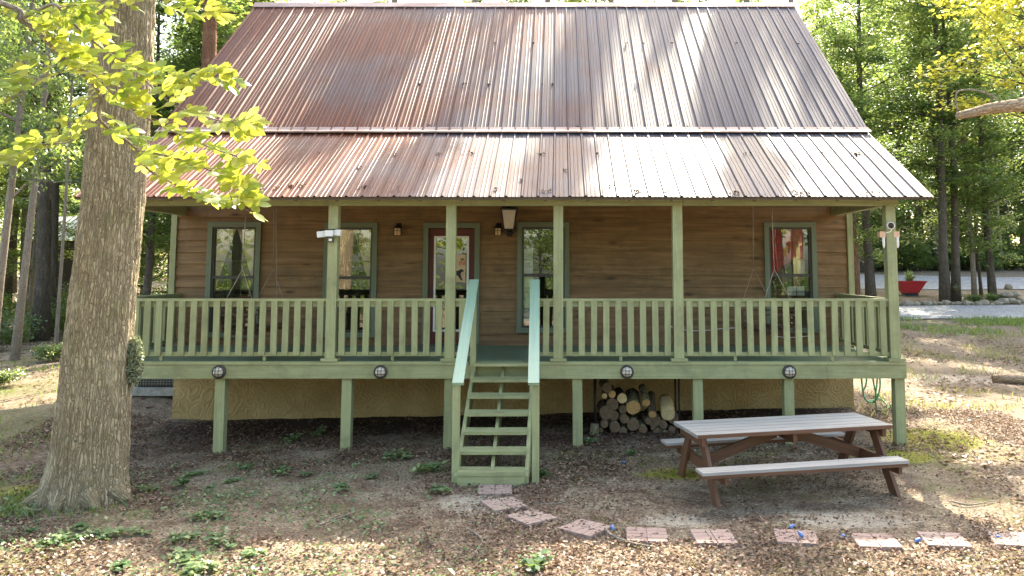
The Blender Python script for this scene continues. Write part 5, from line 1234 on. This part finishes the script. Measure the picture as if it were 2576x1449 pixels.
X, Y = area(34000, 6, 26, 13.2, 18.6, lambda x, y: np.clip((y - 13.5) / 3.2, 0, 1) * np.clip(.5 + .7 * vnoise(x + 20, y + 20, 1.2, 28), 0, 1)); blades(X, Y, .13, 'grass', 'verge_grass', 'strip of green grass along the near edge of the gravel drive', w=.02)
X, Y = area(30000, 5, 16, -1, 14, lambda x, y: np.clip(-.12 + 1.0 * vnoise(x + 20, y + 20, .9, 29), 0, 1)); blades(X, Y, .11, 'drygrass', 'dry_grass', 'thin tufts of pale grass scattered over the right yard', .9, .010)
X, Y = area(34000, -22, -5.6, -4, 16, lambda x, y: np.clip(.05 + 1.1 * vnoise(x + 20, y + 20, 1.3, 31), 0, 1)); blades(X, Y, .09, 'grass', 'forest_grass', 'patches of soft grass on the forest floor behind the oak', .9, .010)
X, Y = area(5000, -6.6, -4.6, -3.3, -1.6, lambda x, y: np.clip(.9 - ((x + 5.5) ** 2 + (y + 2.7) ** 2) * 1.1, 0, 1)); k = (X + 5.33) ** 2 + (Y + 2.55) ** 2 > .36; blades(X[k], Y[k], .08, 'grass', 'oak_grass', 'short grass round the foot of the big oak', .9, .006)
# leaves caught on the roof
P = []
def rp(u, v, porch=True):
    best = None
    for yy in np.linspace(-.35, 1.95, 120) if porch else np.linspace(2.1, 6.2, 160):
        p = atY(u, v, yy); zz = (EZ + (yy - EY) * s1) if porch else (KZ + .022 + (yy - KY) * .858)
        if best is None or abs(p.z - zz) < best[0]: best = (abs(p.z - zz), Vector((p.x, yy, zz)))
    return best[1]
for u, v, n_, sp in ((735, 470, 26, .09), (660, 478, 16, .06), (915, 476, 18, .05), (1000, 478, 12, .04), (990, 390, 8, .03), (1105, 388, 10, .03), (1180, 387, 10, .04), (1365, 390, 10, .04), (1375, 484, 14, .04), (1608, 484, 16, .05), (1690, 486, 12, .04), (1850, 488, 16, .06), (2000, 487, 14, .05), (2025, 488, 12, .05), (2150, 390, 34, .07), (2200, 488, 12, .05), (1420, 430, 8, .03), (1540, 470, 6, .02), (1505, 388, 8, .03), (1880, 388, 8, .03), (1650, 389, 8, .03), (1310, 455, 6, .02), (2075, 389, 8, .03), (800, 388, 6, .03), (900, 425, 6, .03), (1250, 478, 8, .03)):
    c = np.array(rp(u, v)); n_ = max(4, int(n_ * .7)); q = g.normal(size=(n_, 2)) * sp; P.append(np.column_stack([c[0] + q[:, 0], c[1] + q[:, 1] * .6, c[2] + q[:, 1] * .6 * s1 + .022]))
for u, v in ((837, 325), (1055, 212), (1168, 212), (1230, 212), (1365, 212), (1390, 212), (1245, 110), (1340, 110), (1575, 110), (1620, 112), (1690, 110), (1850, 110), (2010, 112), (1455, 320), (1685, 318), (1730, 320), (1600, 212), (1080, 318), (2100, 310), (2118, 318)):
    c = np.array(rp(u, v, False)); q = g.normal(size=(5, 2)) * .018; P.append(np.column_stack([c[0] + q[:, 0], c[1] + q[:, 1] * .6, c[2] + q[:, 1] * .5 + .018]))
P = np.vstack(P); V, F_, t_ = leaves(P, .045, .5, .6, g); tag(npobj('roof_leaves', V, F_, 'roofdebris', t_), 'small clumps of dead leaves caught on the metal roof', 'dead leaves', kind='stuff')
